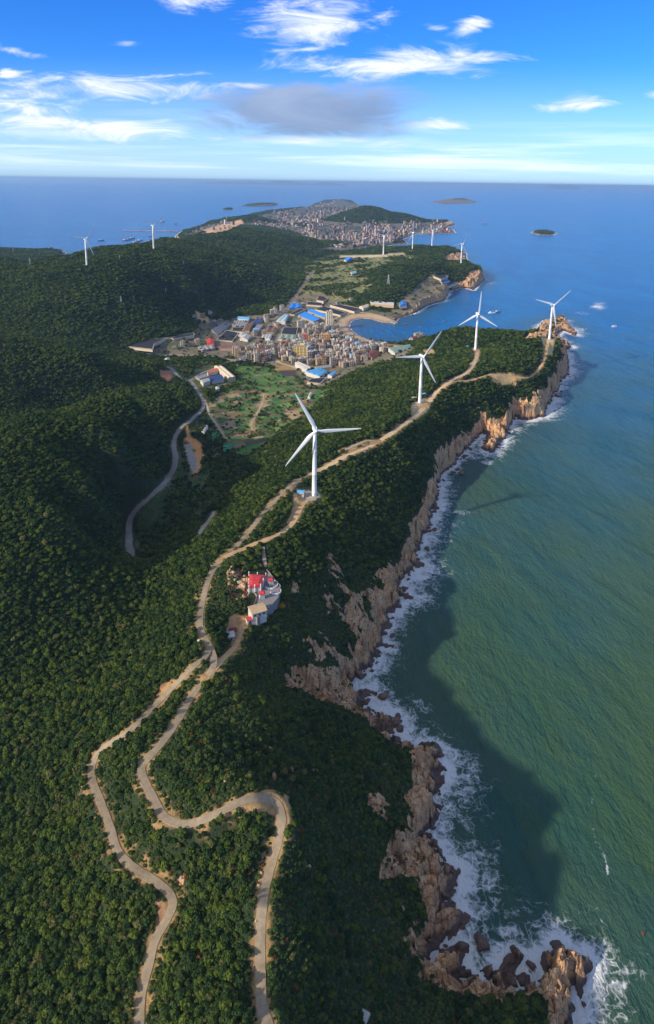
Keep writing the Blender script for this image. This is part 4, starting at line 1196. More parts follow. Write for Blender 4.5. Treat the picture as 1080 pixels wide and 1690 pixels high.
def blade_me():
    m = MB(); rings = []
    L = 40.5
    for t in (0, .02, .06, .12, .2, .32, .48, .65, .8, .92, .985, 1.0):
        z = 1.2 + L * t
        if t < .03: ch, th = 1.9, 1.9
        else:
            ch = float(np.interp(t, [.03, .12, .2, .5, .8, .95, 1], [2.0, 2.9, 3.5, 2.5, 1.55, 1.0, .25])); th = float(np.interp(t, [.03, .12, .2, .5, 1], [1.7, 1.1, .8, .4, .08]))
        ch *= 1.12
        tw = math.radians(float(np.interp(t, [0, .2, 1], [16, 10, 0])))
        off = ch * .22 * (t > .03)
        ring = []
        for k in range(12):
            a = k * 6.28318 / 12
            x = math.cos(a) * ch / 2 + off; y = math.sin(a) * th / 2 * (1 if math.cos(a) < 0 else .55 + .45 * (1 - math.cos(a)))
            ring.append((x * math.cos(tw) - y * math.sin(tw), x * math.sin(tw) + y * math.cos(tw) - t * t * 1.2, z))
        rings.append(ring)
    m.loft(rings)
    return m.mesh('blade', MAT['white'], True)


m = MB(); m.lathe([(2.35, -.5), (2.3, 3), (2.27, 3.02), (2.15, 21), (2.19, 21.05), (2.19, 21.3), (2.14, 21.35), (1.85, 43), (1.89, 43.05), (1.89, 43.3), (1.84, 43.35), (1.5, 63.2), (.0, 63.2)], 24)
ME_TOWER = m.mesh('tower', MAT['white'], True)
m = MB(); m.lathe([(5.6, -2.5), (5.6, .25), (5.2, .45), (2.4, .5), (0, .5)], 24); ME_BASE = m.mesh('foundation', MAT['concrete'], False)
m = MB(); m.box((0, 0, 0), (1.3, .4, 2.6)); m.box((0, -.5, -.6), (2.2, 1.4, .5)); ME_DOOR = m.mesh('door', MAT['steel'])
m = MB()
rg = []
for y, w, h, zc_ in ((-3.6, 2.6, 2.8, 0), (-3.0, 3.3, 3.4, 0), (2.5, 3.5, 3.7, .1), (6.0, 3.0, 3.0, .25), (6.6, 2.2, 2.2, .3)):
    rg.append([(sx_ * w / 2, y, zc_ + sz_ * h / 2) for sx_, sz_ in ((-.8, -1), (.8, -1), (1, -.8), (1, .8), (.8, 1), (-.8, 1), (-1, .8), (-1, -.8))])
m.loft(rg); m.tube((0, 5, 1.7), (0, 5, 3.4), .07); m.box((0, 3.0, 1.85), (1.2, 1.6, .5))
ME_NAC = m.mesh('nacelle', MAT['white'], True)
m = MB()
for (r0, y0), (r1, y1) in zip([(1.55, 1.1), (1.7, .2), (1.6, -.8), (1.1, -1.7), (.45, -2.2)], [(1.7, .2), (1.6, -.8), (1.1, -1.7), (.45, -2.2), (.02, -2.3)]):
    for k in range(16):
        a0 = k * 6.28318 / 16; a1 = (k + 1) * 6.28318 / 16
        m.face([(r0 * math.cos(a0), y0, r0 * math.sin(a0)), (r0 * math.cos(a1), y0, r0 * math.sin(a1)), (r1 * math.cos(a1), y1, r1 * math.sin(a1)), (r1 * math.cos(a0), y1, r1 * math.sin(a0))])
ME_HUB = m.mesh('hub', MAT['white'], True)
ME_BLADE = blade_me()
TL = ['largest white wind turbine, beside the winding dirt road with the small blue roofed hut', 'white wind turbine on the ridge above the village fields, second along the ridge road',
      'white wind turbine at the end of the ridge track, one blade pointing straight up', 'white wind turbine on the bare sandy pad at the tip of the rocky headland',
      'white wind turbine on the left hilltop nearest the left edge of the sea', 'white wind turbine on the left hill crest, in front of the harbour boats',
      'white wind turbine on the far green plateau, leftmost of the four beyond the bay', 'distant white wind turbine by the inlet with one blade nearly upright', 'distant white wind turbine by the inlet with its blades spread in a wide Y', 'white wind turbine on the wooded headland beyond the bay, above the sea cliff']
for k, ((bx, by, hy, angs, yaw), (x, y, z)) in enumerate(zip(TURB, TPOS)):
    zz = float(zat(x, y))
    face = math.atan2(x, -(-y)) if False else 0
    az = -math.atan2(x, y)                      # turned to face the camera, then yawed
    e = empty('wind_turbine', (x, y, zz), az + math.radians(yaw), label=TL[k], cat='wind turbine', group='wind turbines along the ridges')
    e.scale = (TSC[k],) * 3
    for nm, me_, loc in (('foundation', ME_BASE, (0, 0, 0)), ('tower', ME_TOWER, (0, 0, .4)), ('door', ME_DOOR, (0, -2.42, 1.2)), ('nacelle', ME_NAC, (0, .2, HUB))):
        o = bpy.data.objects.new(nm, me_); COL.objects.link(o); o.parent = e; o.location = loc
        if nm == 'nacelle': nac = o
    h = bpy.data.objects.new('hub', ME_HUB); COL.objects.link(h); h.parent = e; h.location = (0, -4.6, HUB)
    for a in angs:
        b = bpy.data.objects.new('blade', ME_BLADE); COL.objects.link(b); b.parent = e
        b.location = (0, -4.8, HUB); b.rotation_euler = (math.radians(3.0), 0, 0)
        b.rotation_euler = (Matrix.Rotation(math.radians(90 - a), 3, 'Y')).to_euler()
# ------------------------------------------------------------------ sheds, netted yards and blocks, traced from their corners
FOOT = []        # occupied footprints (world polygons)


MAT['tower_cream'] = paint('tower_cream', (.74, .64, .47), .7, .06)


def corners(pts):
    z = float(np.median([hit(a, b)[2] for a, b in pts]))
    z = max(z, 2.0)
    return [at(a, b, z)[:2] for a, b in pts], z


def shed(name, pts, h, roof, label, cat, wall='grey_wall', bays=1, pitch=.16, group=None, rot90=False, flat=False):
    P, z = corners(pts)
    P = [np.array(p) for p in P]
    c = sum(P) / len(P)
    # order counter-clockwise
    P.sort(key=lambda p: math.atan2(p[1] - c[1], p[0] - c[0]))
    FOOT.append([tuple(p) for p in P])
    e = empty(name, (c[0], c[1], z), label=label, cat=cat, group=group)
    L = [p - c for p in P]
    w = MB(); w.prism(L, -2.5, h, top=False)
    # door and window openings on the camera side, set into the walls as framed panels
    w.build('wall', MAT[wall], e)
    r = MB()
    if flat or len(L) != 4:
        r.prism([p * (1 + 1.0 / max(8, np.linalg.norm(p))) for p in L], h + .01, h + .35)
    else:
        A, B, C, D = L
        if np.linalg.norm(B - A) < np.linalg.norm(C - B) or rot90: A, B, C, D = B, C, D, A
        if rot90: pass
        for q in range(bays):
            t0, t1 = q / bays, (q + 1) / bays; tm = (t0 + t1) / 2
            a0 = A + (D - A) * t0; b0 = B + (C - B) * t0; a1 = A + (D - A) * t1; b1 = B + (C - B) * t1
            am = A + (D - A) * tm; bm_ = B + (C - B) * tm
            rise = pitch * np.linalg.norm(a1 - a0)
            ex = (B - A) / np.linalg.norm(B - A) * .5
            V = lambda p, zz: (p[0], p[1], zz)
            r.face([V(a0 - ex, h), V(b0 + ex, h), V(bm_ + ex, h + rise), V(am - ex, h + rise)])
            r.face([V(am - ex, h + rise), V(bm_ + ex, h + rise), V(b1 + ex, h), V(a1 - ex, h)])
            r.face([V(a0 - ex, h), V(am - ex, h + rise), V(a1 - ex, h)]); r.face([V(b1 + ex, h), V(bm_ + ex, h + rise), V(b0 + ex, h)])
    ro = r.build('roof', MAT[roof], e)
    return e, L, z, ro


SH_ = [
    ('shed', [(477, 514), (480, 505), (497, 506), (498, 512)], 7, 'blue_roof', 'bright blue roofed shed by the junction north of the village', 'shed', 'white_wall', 2),
    ('shed', [(492, 524), (505, 518), (529, 530), (518, 535)], 6, 'blue_roof', 'long blue roofed fish shed with white ribs left of the beach', 'shed', 'grey_wall', 4),
    ('shed', [(508, 517), (515, 513), (539, 524), (537, 528)], 6, 'blue_roof', 'narrow blue roofed fish shed nearest the tall pale tower', 'shed', 'grey_wall', 2),
    ('netted_tank_yard', [(520, 513), (536, 508), (571, 518), (562, 523)], 4, 'black_net', 'black netted tank yard just behind the beach road', 'netted yard', 'light', 1),
    ('netted_tank_yard', [(506, 505), (509, 500), (531, 502), (532, 507)], 4, 'black_net', 'small black netted yard above the bright blue shed row', 'netted yard', 'light', 1),
    ('netted_tank_yard', [(523, 498), (529, 488), (541, 496), (534, 500)], 5, 'black_net', 'square black netted yard farthest back towards the green plateau', 'netted yard', 'light', 1),
    ('netted_tank_yard', [(545, 506), (562, 505), (599, 513), (585, 517)], 4, 'black_net', 'long black netted yard at the head of the beach', 'netted yard', 'light', 1),
    ('netted_tank_yard', [(478, 521), (495, 512), (504, 513), (486, 522)], 4, 'black_net', 'black netted strip between the blue shed and the fish sheds', 'netted yard', 'light', 1),
    ('market_hall', [(456, 534), (470, 523), (477, 525), (471, 535)], 7, 'teal_roof', 'hall with pale teal roof beside the main street', 'hall', 'white_wall', 2),
    ('netted_tank_yard', [(469, 543), (492, 543), (489, 556), (464, 554)], 4, 'black_net', 'large black netted yard in the middle of the village', 'netted yard', 'light', 1),
    ('shed', [(462, 557), (490, 557), (488, 564), (459, 563)], 5, 'green_roof', 'long grey green roofed shed in front of the central netted yard', 'shed', 'white_wall', 3),
    ('shed', [(434, 556), (450, 555), (446, 563), (432, 561)], 5, 'light_roof', 'light grey roofed shed with three bays left of the main street', 'shed', 'white_wall', 3),
    ('shed', [(441, 566), (452, 566), (450, 573), (440, 572)], 5, 'green_roof', 'small grey green roofed shed among the houses', 'shed', 'grey_wall', 2),
    ('shed', [(401, 557), (415, 558), (409, 565), (396, 563)], 6, 'light_roof', 'pale roofed shed at the bend of the main street', 'shed', 'white_wall', 1),
    ('netted_tank_yard', [(358, 564), (374, 548), (394, 552), (384, 566)], 4, 'black_net', 'square black netted yard beside the red roofed shed', 'netted yard', 'light', 1),
    ('netted_tank_yard', [(385, 543), (404, 543), (400, 550), (383, 549)], 4, 'black_net', 'small black netted yard behind the square one', 'netted yard', 'light', 1),
    ('shed', [(349, 547), (369, 535), (382, 537), (359, 556)], 4, 'grey_roof', 'long weathered grey shed with many ridges at the left end of the village', 'shed', 'concrete', 6),
    ('shed', [(387, 532), (412, 531), (406, 541), (383, 540)], 4, 'grey_roof', 'weathered grey many ridged shed below the wooded hill', 'shed', 'concrete', 6),
    ('shed', [(394, 526), (413, 527), (411, 531), (392, 529)], 5, 'sky_roof', 'light blue roofed shed at the foot of the wooded hill', 'shed', 'white_wall', 1),
    ('shed', [(393, 557), (398, 552), (408, 554), (404, 558)], 5, 'light_roof', 'white roofed shed behind the square netted yard', 'shed', 'white_wall', 1),
    ('shed', [(341, 564), (353, 564), (354, 571), (343, 571)], 6, 'red_roof', 'bright red roofed shed at the left side of the village', 'shed', 'red_wall', 1),
    ('netted_tank_yard', [(208, 574), (219, 566), (277, 560), (255, 570), (252, 579)], 3, 'black_net', 'large black netted pond yard with pale rim below the left hill', 'netted yard', 'light', 1),
    ('netted_tank_yard', [(282, 561), (293, 557), (320, 551), (321, 556), (287, 562)], 3, 'black_net', 'thin curved black netted strip under the left hill', 'netted yard', 'light', 1),
    ('factory_shed', [(342, 619), (356, 613), (361, 616), (344, 622)], 6, 'orange_roof', 'orange red roofed factory shed in the roadside compound', 'shed', 'white_wall', 1),
    ('factory_shed', [(354, 611), (369, 612), (389, 629), (377, 631)], 8, 'cream_roof', 'long cream roofed factory hall at the right side of the compound', 'shed', 'offwhite', 2),
    ('factory_shed', [(344, 629), (361, 624), (370, 630), (351, 635)], 6, 'navy_roof', 'dark blue roofed factory shed in the roadside compound', 'shed', 'white_wall', 1),
    ('factory_shed', [(331, 633), (342, 630), (347, 634), (336, 638)], 6, 'light_roof', 'white roofed factory shed nearest the valley road', 'shed', 'white_wall', 1),
    ('factory_shed', [(323, 627), (340, 621), (343, 626), (330, 630)], 5, 'grey_roof', 'grey roofed factory shed behind the white roofed one', 'shed', 'grey_wall', 3),
    ('warehouse', [(503, 618), (526, 613), (541, 618), (528, 627)], 6, 'sky_roof', 'big light blue roofed warehouse at the edge of the fields', 'warehouse', 'white_wall', 3),
    ('warehouse', [(487, 605), (493, 603), (515, 612), (506, 617)], 7, 'light_roof', 'long white roofed warehouse beside the light blue one', 'warehouse', 'white_wall', 2),
    ('netted_tank_yard', [(507, 634), (514, 629), (539, 627), (529, 637)], 4, 'black_net', 'black netted yard at the foot of the wooded ridge', 'netted yard', 'light', 1),
    ('shed', [(541, 623), (551, 618), (555, 620), (548, 625)], 5, 'sky_roof', 'small pale blue roofed shed under the wooded ridge', 'shed', 'white_wall', 1),
    ('shed', [(520, 608), (545, 605), (548, 609), (523, 612)], 4, 'grey_roof', 'long brown grey shed row just above the light blue warehouse', 'shed', 'tan_wall', 3),
    ('shed', [(607, 589), (619, 583), (629, 588), (614, 594)], 5, 'maroon_roof', 'maroon roofed shed near the right end of the village', 'shed', 'tan_wall', 1),
    ('shed', [(641, 578), (676, 573), (680, 580), (652, 587)], 5, 'green_roof', 'wide grey green roofed hall behind the right end of the beach', 'hall', 'white_wall', 2),
    ('shed', [(659, 502), (671, 501), (672, 507), (660, 508)], 6, 'blue_roof', 'blue roofed shed on the rocky far shore of the bay', 'shed', 'white_wall', 1),
    ('shed', [(725, 465), (737, 462), (742, 466), (730, 469)], 6, 'blue_roof', 'blue roofed shed among netted yards on the far headland', 'shed', 'white_wall', 1),
    ('netted_tank_yard', [(712, 456), (724, 452), (740, 458), (728, 463)], 4, 'black_net', 'black netted yard behind the headland blue shed', 'netted yard', 'light', 1),
    ('netted_tank_yard', [(731, 471), (742, 467), (757, 469), (740, 475)], 4, 'black_net', 'black netted yard above the headland rocks', 'netted yard', 'light', 1),
    ('shed', [(568, 431), (581, 429), (585, 432), (572, 434)], 7, 'blue_roof', 'distant blue roofed shed on the green plateau', 'shed', 'white_wall', 1),
    ('shed', [(578, 453), (586, 451), (589, 453), (581, 455)], 6, 'teal_roof', 'pale roofed shed in the scrubland beyond the bay', 'shed', 'white_wall', 1),
    ('shed', [(610, 500), (650, 503), (650, 507), (612, 504)], 5, 'light_roof', 'long pale row of tank sheds along the bay road', 'shed', 'tan_wall', 2),
    ('shed', [(593, 509), (606, 505), (612, 508), (600, 512)], 5, 'cream_roof', 'pale roofed shed at the left end of the bay shore row', 'shed', 'white_wall', 1),
    ('shed', [(333, 717), (340, 706), (344, 708), (338, 719)], 3.5, 'light_roof', 'small white farm shed beside the valley track', 'shed', 'white_wall', 1),
    ('shed', [(508, 658), (512, 651), (516, 652), (512, 659)], 3.5, 'light_roof', 'little white roofed farm building at the right edge of the fields', 'shed', 'white_wall', 1),
    ('shed', [(355, 643), (362, 642), (363, 646), (357, 647)], 4, 'light_roof', 'small white shed in the bushes below the factory compound', 'shed', 'white_wall', 1),
    ('shed', [(271, 595), (280, 593), (281, 596), (272, 598)], 3, 'light_roof', 'low pale shed near the bend of the valley road', 'shed', 'white_wall', 1),
    ('shed', [(366, 573), (395, 573), (398, 579), (362, 579)], 5, 'rust_roof', 'long rusty brown roofed shed row left of the houses', 'shed', 'pink_wall', 4),
    ('shed', [(327, 576), (352, 572), (356, 578), (334, 581)], 4, 'grey_roof', 'grey roofed shed in front of the bright red one', 'shed', 'grey_wall', 3),
    ('shed', [(408, 537), (420, 535), (412, 549), (401, 549)], 5, 'rust_roof', 'rusty roofed shed between the netted yards and the street', 'shed', 'tan_wall', 3),
    ('shed', [(422, 530), (436, 528), (430, 536), (416, 537)], 5, 'navy_roof', 'dark blue roofed shed at the upper end of the village', 'shed', 'grey_wall', 2),
    ('shed', [(424, 540), (436, 538), (425, 553), (414, 553)], 5, 'grey_roof', 'grey roofed shed running along the main street', 'shed', 'pink_wall', 3),
    ('shed', [(440, 545), (458, 545), (456, 551), (438, 551)], 5, 'rust_roof', 'brown roofed shed across the street from the central netted yard', 'shed', 'grey_wall', 2),
]
M_LIGHT = 'offwhite'
for (nm, pts, h, rf, lb, ct, wl, bays) in SH_:
    net = rf == 'black_net'
    e, L, z, ro = shed(nm, pts, h, rf, lb, ct, M_LIGHT if wl == 'light' else wl, bays, flat=net, group='black netted tank yards' if net else None)
    if net:      # pale rim wall and support ribs
        m = MB()
        n_ = len(L)
        for k in range(n_):
            a = L[k]; b = L[(k + 1) % n_]; d = np.linalg.norm(b - a); q = (a + b) / 2
            m.box((q[0], q[1], h - .3), (d, .9, 1.0), math.atan2(b[1] - a[1], b[0] - a[0]))
        m.build('rim', MAT['offwhite'], e)

# green striped greenhouses in the valley
for k, (pt, lb) in enumerate([([(346, 722), (357, 716), (359, 718), (348, 725)], 'green striped greenhouse nearest the white farm shed'), ([(350, 726), (361, 719), (363, 722), (352, 729)], 'green striped greenhouse in front of the one by the farm shed'),
                              ([(369, 738), (384, 736), (384, 739), (370, 741)], 'green netted greenhouse, upper one of the pair by the wood'), ([(369, 743), (384, 741), (384, 744), (370, 747)], 'green netted greenhouse, lower one of the pair by the wood')]):
    e, L, z, ro = shed('greenhouse', pt, 1.8, 'net_green', lb, 'greenhouse', 'net_green', 1, .3, group='green farm greenhouses')


def inside_foot(x, y, pad=0):
    for f in FOOT:
        if in_poly(np.array([x]), np.array([y]), f)[0]: return True
        if pad and dist_poly(np.array([x]), np.array([y]), f)[0] < pad: return True
    return False


# ------------------------------------------------------------------ the big blocks, each window its own part
def block(name, px, py, w, d, floors, wall, label, rot=0.0, cols=6, base=None, roofbox=True, fh=3.1, cap='concrete'):
    p = hit(px, py); z = max(p[2], 2.5)
    q = at(px, py, z)
    c = np.array([q[0] , q[1] + d / 2])
    H = floors * fh
    e = empty(name, (c[0], c[1], z), rot, label=label, cat='apartment block')
    ca, sa = math.cos(rot), math.sin(rot)
    FOOT.append([(c[0] + ca * a * w / 2 - sa * b * d / 2, c[1] + sa * a * w / 2 + ca * b * d / 2) for a, b in ((-1, -1), (1, -1), (1, 1), (-1, 1))])
    m = MB(); m.box((0, 0, -2), (w, d, H + 2)); m.build('wall', MAT[wall], e)
    if base:
        m = MB(); m.box((0, 0, -2), (w + .5, d + .5, fh * 1.6 + 2)); m.build('ground_floor', MAT[base], e)
    m = MB()
    for (a, b, sx_, sy_) in ((0, -d / 2, w + .4, .4), (0, d / 2, w + .4, .4), (-w / 2, 0, .4, d - .4), (w / 2, 0, .4, d - .4)): m.box((a, b, H), (sx_, sy_, 1.0))
    m.box((0, 0, H + .02), (w - .6, d - .6, .15))
    ro = m.build('roof', MAT[cap], e)
    if roofbox:
        m = MB(); m.box((w * .2, d * .1, H + .1), (w * .3, d * .4, 3.0)); m.box((-w * .3, -d * .1, H + .1), (1.8, 1.8, 1.8)); m.build('stair_tower', MAT[wall], ro)
    wm = MB(); cw = w / cols
    wm.box((0, 0, 0), (cw * .5, .3, 1.6), bottom=True)
    wme = wm.mesh('window', MAT['window'])
    lm = MB(); lm.box((0, 0, 0), (cw * .72, .9, .9), bottom=True); lme = lm.mesh('balcony', MAT[wall])
    n_w = 0
    for f in range(floors):
        if base and f == 0: continue
        for c_ in range(cols):
            if n_w >= 98: break
            o = bpy.data.objects.new('window', wme); COL.objects.link(o); o.parent = e
            o.location = (-w / 2 + cw * (c_ + .5), -d / 2 - .02, f * fh + 1.0); n_w += 1
            if c_ % 2 == 0 and f > 0 and cols > 3:
                o2 = bpy.data.objects.new('balcony', lme); COL.objects.link(o2); o2.parent = e
                o2.location = (-w / 2 + cw * (c_ + .5), -d / 2 - .6, f * fh)
        for c_ in range(2):
            if n_w >= 98: break
            o = bpy.data.objects.new('window', wme); COL.objects.link(o); o.parent = e; o.rotation_euler = (0, 0, math.pi / 2)
            o.location = (-w / 2 - .02, -d / 4 + c_ * d / 2, f * fh + 1.0); n_w += 1
    return e


block('tower_block', 543.5, 542, 15, 12, 13, 'tower_cream', 'tall pale cream tower block with a red base beside the beach', .15, 3, 'red_wall')
block('apartment_block', 494.5, 591, 27, 13, 8, 'yellow_wall', 'wide yellow apartment block among the houses', .05, 8)
block('apartment_block', 536, 567, 22, 13, 6, 'orange_wall', 'orange apartment block in the middle of the village', .1, 6)
block('apartment_block', 504.5, 564, 9, 9, 5, 'red_wall', 'narrow vermilion building left of the orange block', .1, 3)
block('apartment_block', 496, 543, 15, 11, 6, 'white_wall', 'pale apartment block in front of the blue fish sheds', .3, 4)
block('apartment_block', 509, 547, 13, 11, 5, 'white_wall', 'pale grey apartment block right of the central netted yard', .3, 4)
block('apartment_block', 543.5, 594, 15, 11, 5, 'white_wall', 'white apartment block right of the wide yellow one', .1, 4)
block('apartment_block', 532, 583, 12, 11, 5, 'grey_wall', 'grey white apartment block with tall windows below the orange block', .2, 3)
block('apartment_block', 549, 571, 13, 10, 4, 'white_wall', 'white stepped block immediately right of the orange one', -.5, 4)
block('apartment_block', 557, 581, 13, 10, 4, 'white_wall', 'long white block stepping down towards the ridge', -.5, 4)
block('apartment_block', 567, 585, 11, 9, 4, 'white_wall', 'bright white block with a blank gable near the ridge', .4, 3)
block('apartment_block', 471, 573, 13, 10, 4, 'tan_wall', 'tan apartment block left of the vermilion building', .2, 4)
block('apartment_block', 411, 593, 11, 9, 4, 'white_wall', 'white block at the street corner above the fields', .1, 3)
block('apartment_block', 449, 588, 12, 9, 4, 'white_wall', 'white block beside the street just above the fields', .1, 3)
block('apartment_block', 417, 580, 12, 9, 4, 'offwhite', 'cream block with yellow ground floor left of the street', .1, 4, 'yellow_wall')

# ------------------------------------------------------------------ the houses
ANCH = [((543, 541), 'near the tall cream tower'), ((494, 580), 'beside the wide yellow block'), ((536, 560), 'by the orange block'), ((504, 556), 'by the vermilion building'), ((575, 550), 'on the edge of the beach'), ((620, 568), 'behind the middle of the beach'),
        ((665, 575), 'at the right end of the beach'), ((600, 595), 'under the wooded ridge'), ((560, 605), 'near the foot of the ridge'), ((520, 605), 'above the light blue warehouse'), ((480, 600), 'behind the white warehouse'), ((440, 598), 'at the edge of the green fields'), ((400, 590), 'at the lower street corner'),
        ((400, 575), 'beside the rusty roofed sheds'), ((440, 560), 'along the main street'), ((470, 535), 'beside the pale teal hall'), ((500, 505), 'by the bright blue shed'), ((310, 568), 'near the red roofed shed'), ((270, 570), 'by the black pond yard'), ((690, 560), 'on the small point right of the beach'), ((740, 462), 'on the far headland'), ((590, 505), 'at the head of the bay'), ((345, 527), 'below the wooded left hill'), ((570, 445), 'on the green plateau')]
WALLS = [('white_wall', 'white', .26), ('offwhite', 'cream', .16), ('grey_wall', 'grey', .26), ('tan_wall', 'tan', .14), ('pink_wall', 'pinkish', .08), ('concrete', 'bare concrete', .10)]
ROOFS = [('concrete', 'flat grey', .42), ('light_roof', 'flat pale', .22), ('rust_roof', 'brown tiled', .16), ('maroon_roof', 'dark red', .03), ('sky_roof', 'light blue', .02), ('grey_roof', 'dark grey', .15)]


def pickw(r, L):
    t = 0
    for a, b, w in L:
        t += w
        if r < t: return a, b
    return L[0][:2]


NUMW = {1: 'one', 2: 'two', 3: 'three', 4: 'four', 5: 'five'}
CACHE = {}


def house_parts(w, d, fl, wl, rf):
    key = (w, d, fl, wl, rf)
    if key in CACHE: return CACHE[key]
    H = fl * 3.1
    m = MB(); m.box((0, 0, -2), (w, d, H + 2), top=False)
    for f in range(fl):
        n_ = max(2, int(w / 3))
        for k in range(n_):
            m.box((-w / 2 + w * (k + .5) / n_, -d / 2 - .04, f * 3.1 + .9), (w / n_ * .48, .14, 1.5), mi=1, bottom=True)
        for k in range(2):
            m.box((-w / 2 - .04, -d / 4 + k * d / 2, f * 3.1 + .9), (.14, 1.3, 1.4), mi=1, bottom=True)
            m.box((w / 2 + .04, -d / 4 + k * d / 2, f * 3.1 + .9), (.14, 1.3, 1.4), mi=1, bottom=True)
        if f: m.box((0, -d / 2 - .5, f * 3.1 - .1), (w * .6, .9, .95), mi=0, bottom=True)
    body = m.mesh('wall', [MAT[wl], MAT['window']])
    r = MB()
    if rf in ('rust_roof', 'maroon_roof', 'sky_roof'):
        a, b = w / 2 + .4, d / 2 + .4; rr = d * .26
        r.face([(-a, -b, H), (a, -b, H), (a, 0, H + rr), (-a, 0, H + rr)]); r.face([(-a, 0, H + rr), (a, 0, H + rr), (a, b, H), (-a, b, H)])
        r.face([(-a, -b, H), (-a, 0, H + rr), (-a, b, H)]); r.face([(a, b, H), (a, 0, H + rr), (a, -b, H)])
    else:
        r.box((0, 0, H), (w + .2, d + .2, .2))
        for (x, y, sx_, sy_) in ((0, -d / 2, w, .25), (0, d / 2, w, .25), (-w / 2, 0, .25, d), (w / 2, 0, .25, d)): r.box((x, y, H + .2), (sx_, sy_, .8))
        r.box((w * .18, d * .12, H + .2), (w * .36, d * .4, 2.4)); r.box((-w * .3, d * .2, H + .2), (1.1, 1.1, 1.2))
    roof = r.mesh('roof', MAT[rf])
    CACHE[key] = (body, roof)
    return CACHE[key]


hr = np.random.RandomState(21)
HZ = [([(385, 581), (420, 572), (445, 570), (470, 566), (500, 552), (512, 541), (550, 540), (582, 556), (622, 571), (664, 574), (645, 590), (605, 600), (575, 612), (548, 606), (515, 604), (482, 603), (450, 600), (420, 600), (390, 599)], 13.0, .90),
      ([(478, 505), (500, 494), (530, 484), (562, 492), (600, 508), (560, 506), (540, 502), (500, 504)], 22, .5), ([(680, 556), (705, 553), (703, 560), (682, 569)], 13, .9),
      ([(700, 462), (712, 455), (750, 466), (742, 474), (715, 478), (690, 490), (660, 503), (690, 480)], 24, .6), ([(590, 512), (640, 508), (650, 512), (600, 516)], 20, .6),
      ([(258, 572), (300, 562), (326, 560), (330, 572), (290, 580), (258, 580)], 17, .45), ([(318, 530), (350, 522), (372, 531), (348, 542), (335, 552)], 22, .3),
      ([(410, 545), (440, 522), (470, 508), (480, 520), (455, 545), (440, 570)], 15, .5), ([(540, 470), (600, 440), (640, 425), (600, 425), (560, 430), (520, 450)], 60, .35)]
cand = []
for poly, sp, pr in HZ:
    pw = np.array([at(a, b, 6)[:2] for a, b in poly])
    x0, y0 = pw.min(0); x1, y1 = pw.max(0); th = .35
    gx = np.arange(-900, 900, sp); GX, GY = np.meshgrid(gx, gx)
    cxw, cyw = (x0 + x1) / 2, (y0 + y1) / 2
    AX = cxw + GX * math.cos(th) - GY * math.sin(th); AY = cyw + GX * math.sin(th) + GY * math.cos(th)
    AX = AX + (hr.rand(*AX.shape) - .5) * sp * .35; AY = AY + (hr.rand(*AX.shape) - .5) * sp * .35
    sel = in_poly(AX.ravel(), AY.ravel(), pw) & (hr.rand(AX.size) < pr)
    cand += [(a, b, sp) for a, b in zip(AX.ravel()[sel], AY.ravel()[sel])]
cand = [c for c in cand if zat(c[0], c[1], np.minimum(roadmask, 50)) > 4 and zat(c[0], c[1], SH) > 8 and zat(c[0], c[1], beach) < .1 and not inside_foot(c[0], c[1], 6.5)]
cand.sort(key=lambda c: c[1])
cand = cand[:300]
print('houses', len(cand))
for (x, y, sp) in cand:
    big = hr.rand()
    w = float(hr.choice([8, 9.5, 11])); d = float(hr.choice([8, 9.5]))
    fl = int(hr.choice([2, 3, 3, 4, 5])) if sp < 16 else int(hr.choice([1, 2, 3]))
    wl, wn = pickw(hr.rand(), WALLS); rf, rn = pickw(hr.rand(), ROOFS)
    z = float(zat(x, y)); p = project([[x, y, z]])[0]
    an = min(ANCH, key=lambda q: (q[0][0] - p[0]) ** 2 + ((q[0][1] - p[1]) * 1.6) ** 2)[1]
    body, roof = house_parts(w, d, fl, wl, rf)
    e = empty('house', (x, y, z), .35 + float(hr.choice([0, 1.5708, -1.5708, 0])) * (hr.rand() < .3) + (hr.rand() - .5) * .16, label='%s %s-storey house with %s roof %s' % (wn, NUMW[fl], rn, an), cat='house', group='village houses')
    for nm, me_ in (('wall', body), ('roof', roof)):
        o = bpy.data.objects.new(nm, me_); COL.objects.link(o); o.parent = e

# ------------------------------------------------------------------ the far town, too many to count: one mass of small buildings
tm = MB(); tr = np.random.RandomState(4)
MAT['town_grey'] = paint('hazed_town_grey', (.22, .20, .19), .9, .2); MAT['town_dark'] = paint('town_dark_roofs', (.08, .075, .075), .9, .2)
tmats = [MAT['town_grey'], MAT['town_dark'], MAT['tan_wall'], MAT['pink_wall'], MAT['grey_wall'], MAT['white_wall'], MAT['maroon_roof']]
n_t = 0
for k in range(26000):
    px = 300 + tr.rand() * 455; py = 330 + tr.rand() ** .8 * 92
    if n_t > 3600: break
    if not in_poly(np.array([px]), np.array([py]), TOWN)[0]: continue
    p = at(px, py, 14)
    if zat(p[0], p[1], SH) < 15: continue
    z = float(zat(p[0], p[1]))
    if z > 46: continue
    if vnoise(np.array([px / 16]), np.array([py / 5]), 9)[0] < .42: continue
    if px < 400 and py > 366 and tr.rand() < .85: continue
    if abs(px - 425) < 34 and 352 < py < 372: continue
    p[2] = z
    tall = tr.rand() < .07
    w = 8 + tr.rand() * 9; d = 8 + tr.rand() * 7; h = (18 + tr.rand() * 16) if tall else 5 + tr.rand() * 8
    if tr.rand() > min(1, (9500 / p[1]) * .9 + .2): continue
    tm.box((p[0], p[1], z - 3), (w, d, h + 3), .3 + tr.rand() * .4, mi=int(tr.choice([0, 0, 1, 1, 1, 2, 3, 3, 4, 4, 5, 0, 3, 6])))
    n_t += 1
tm.build('far_town', tmats, label='crowded pale buildings of the distant town beyond the hills', cat='town', kind='stuff')
print('town', n_t)
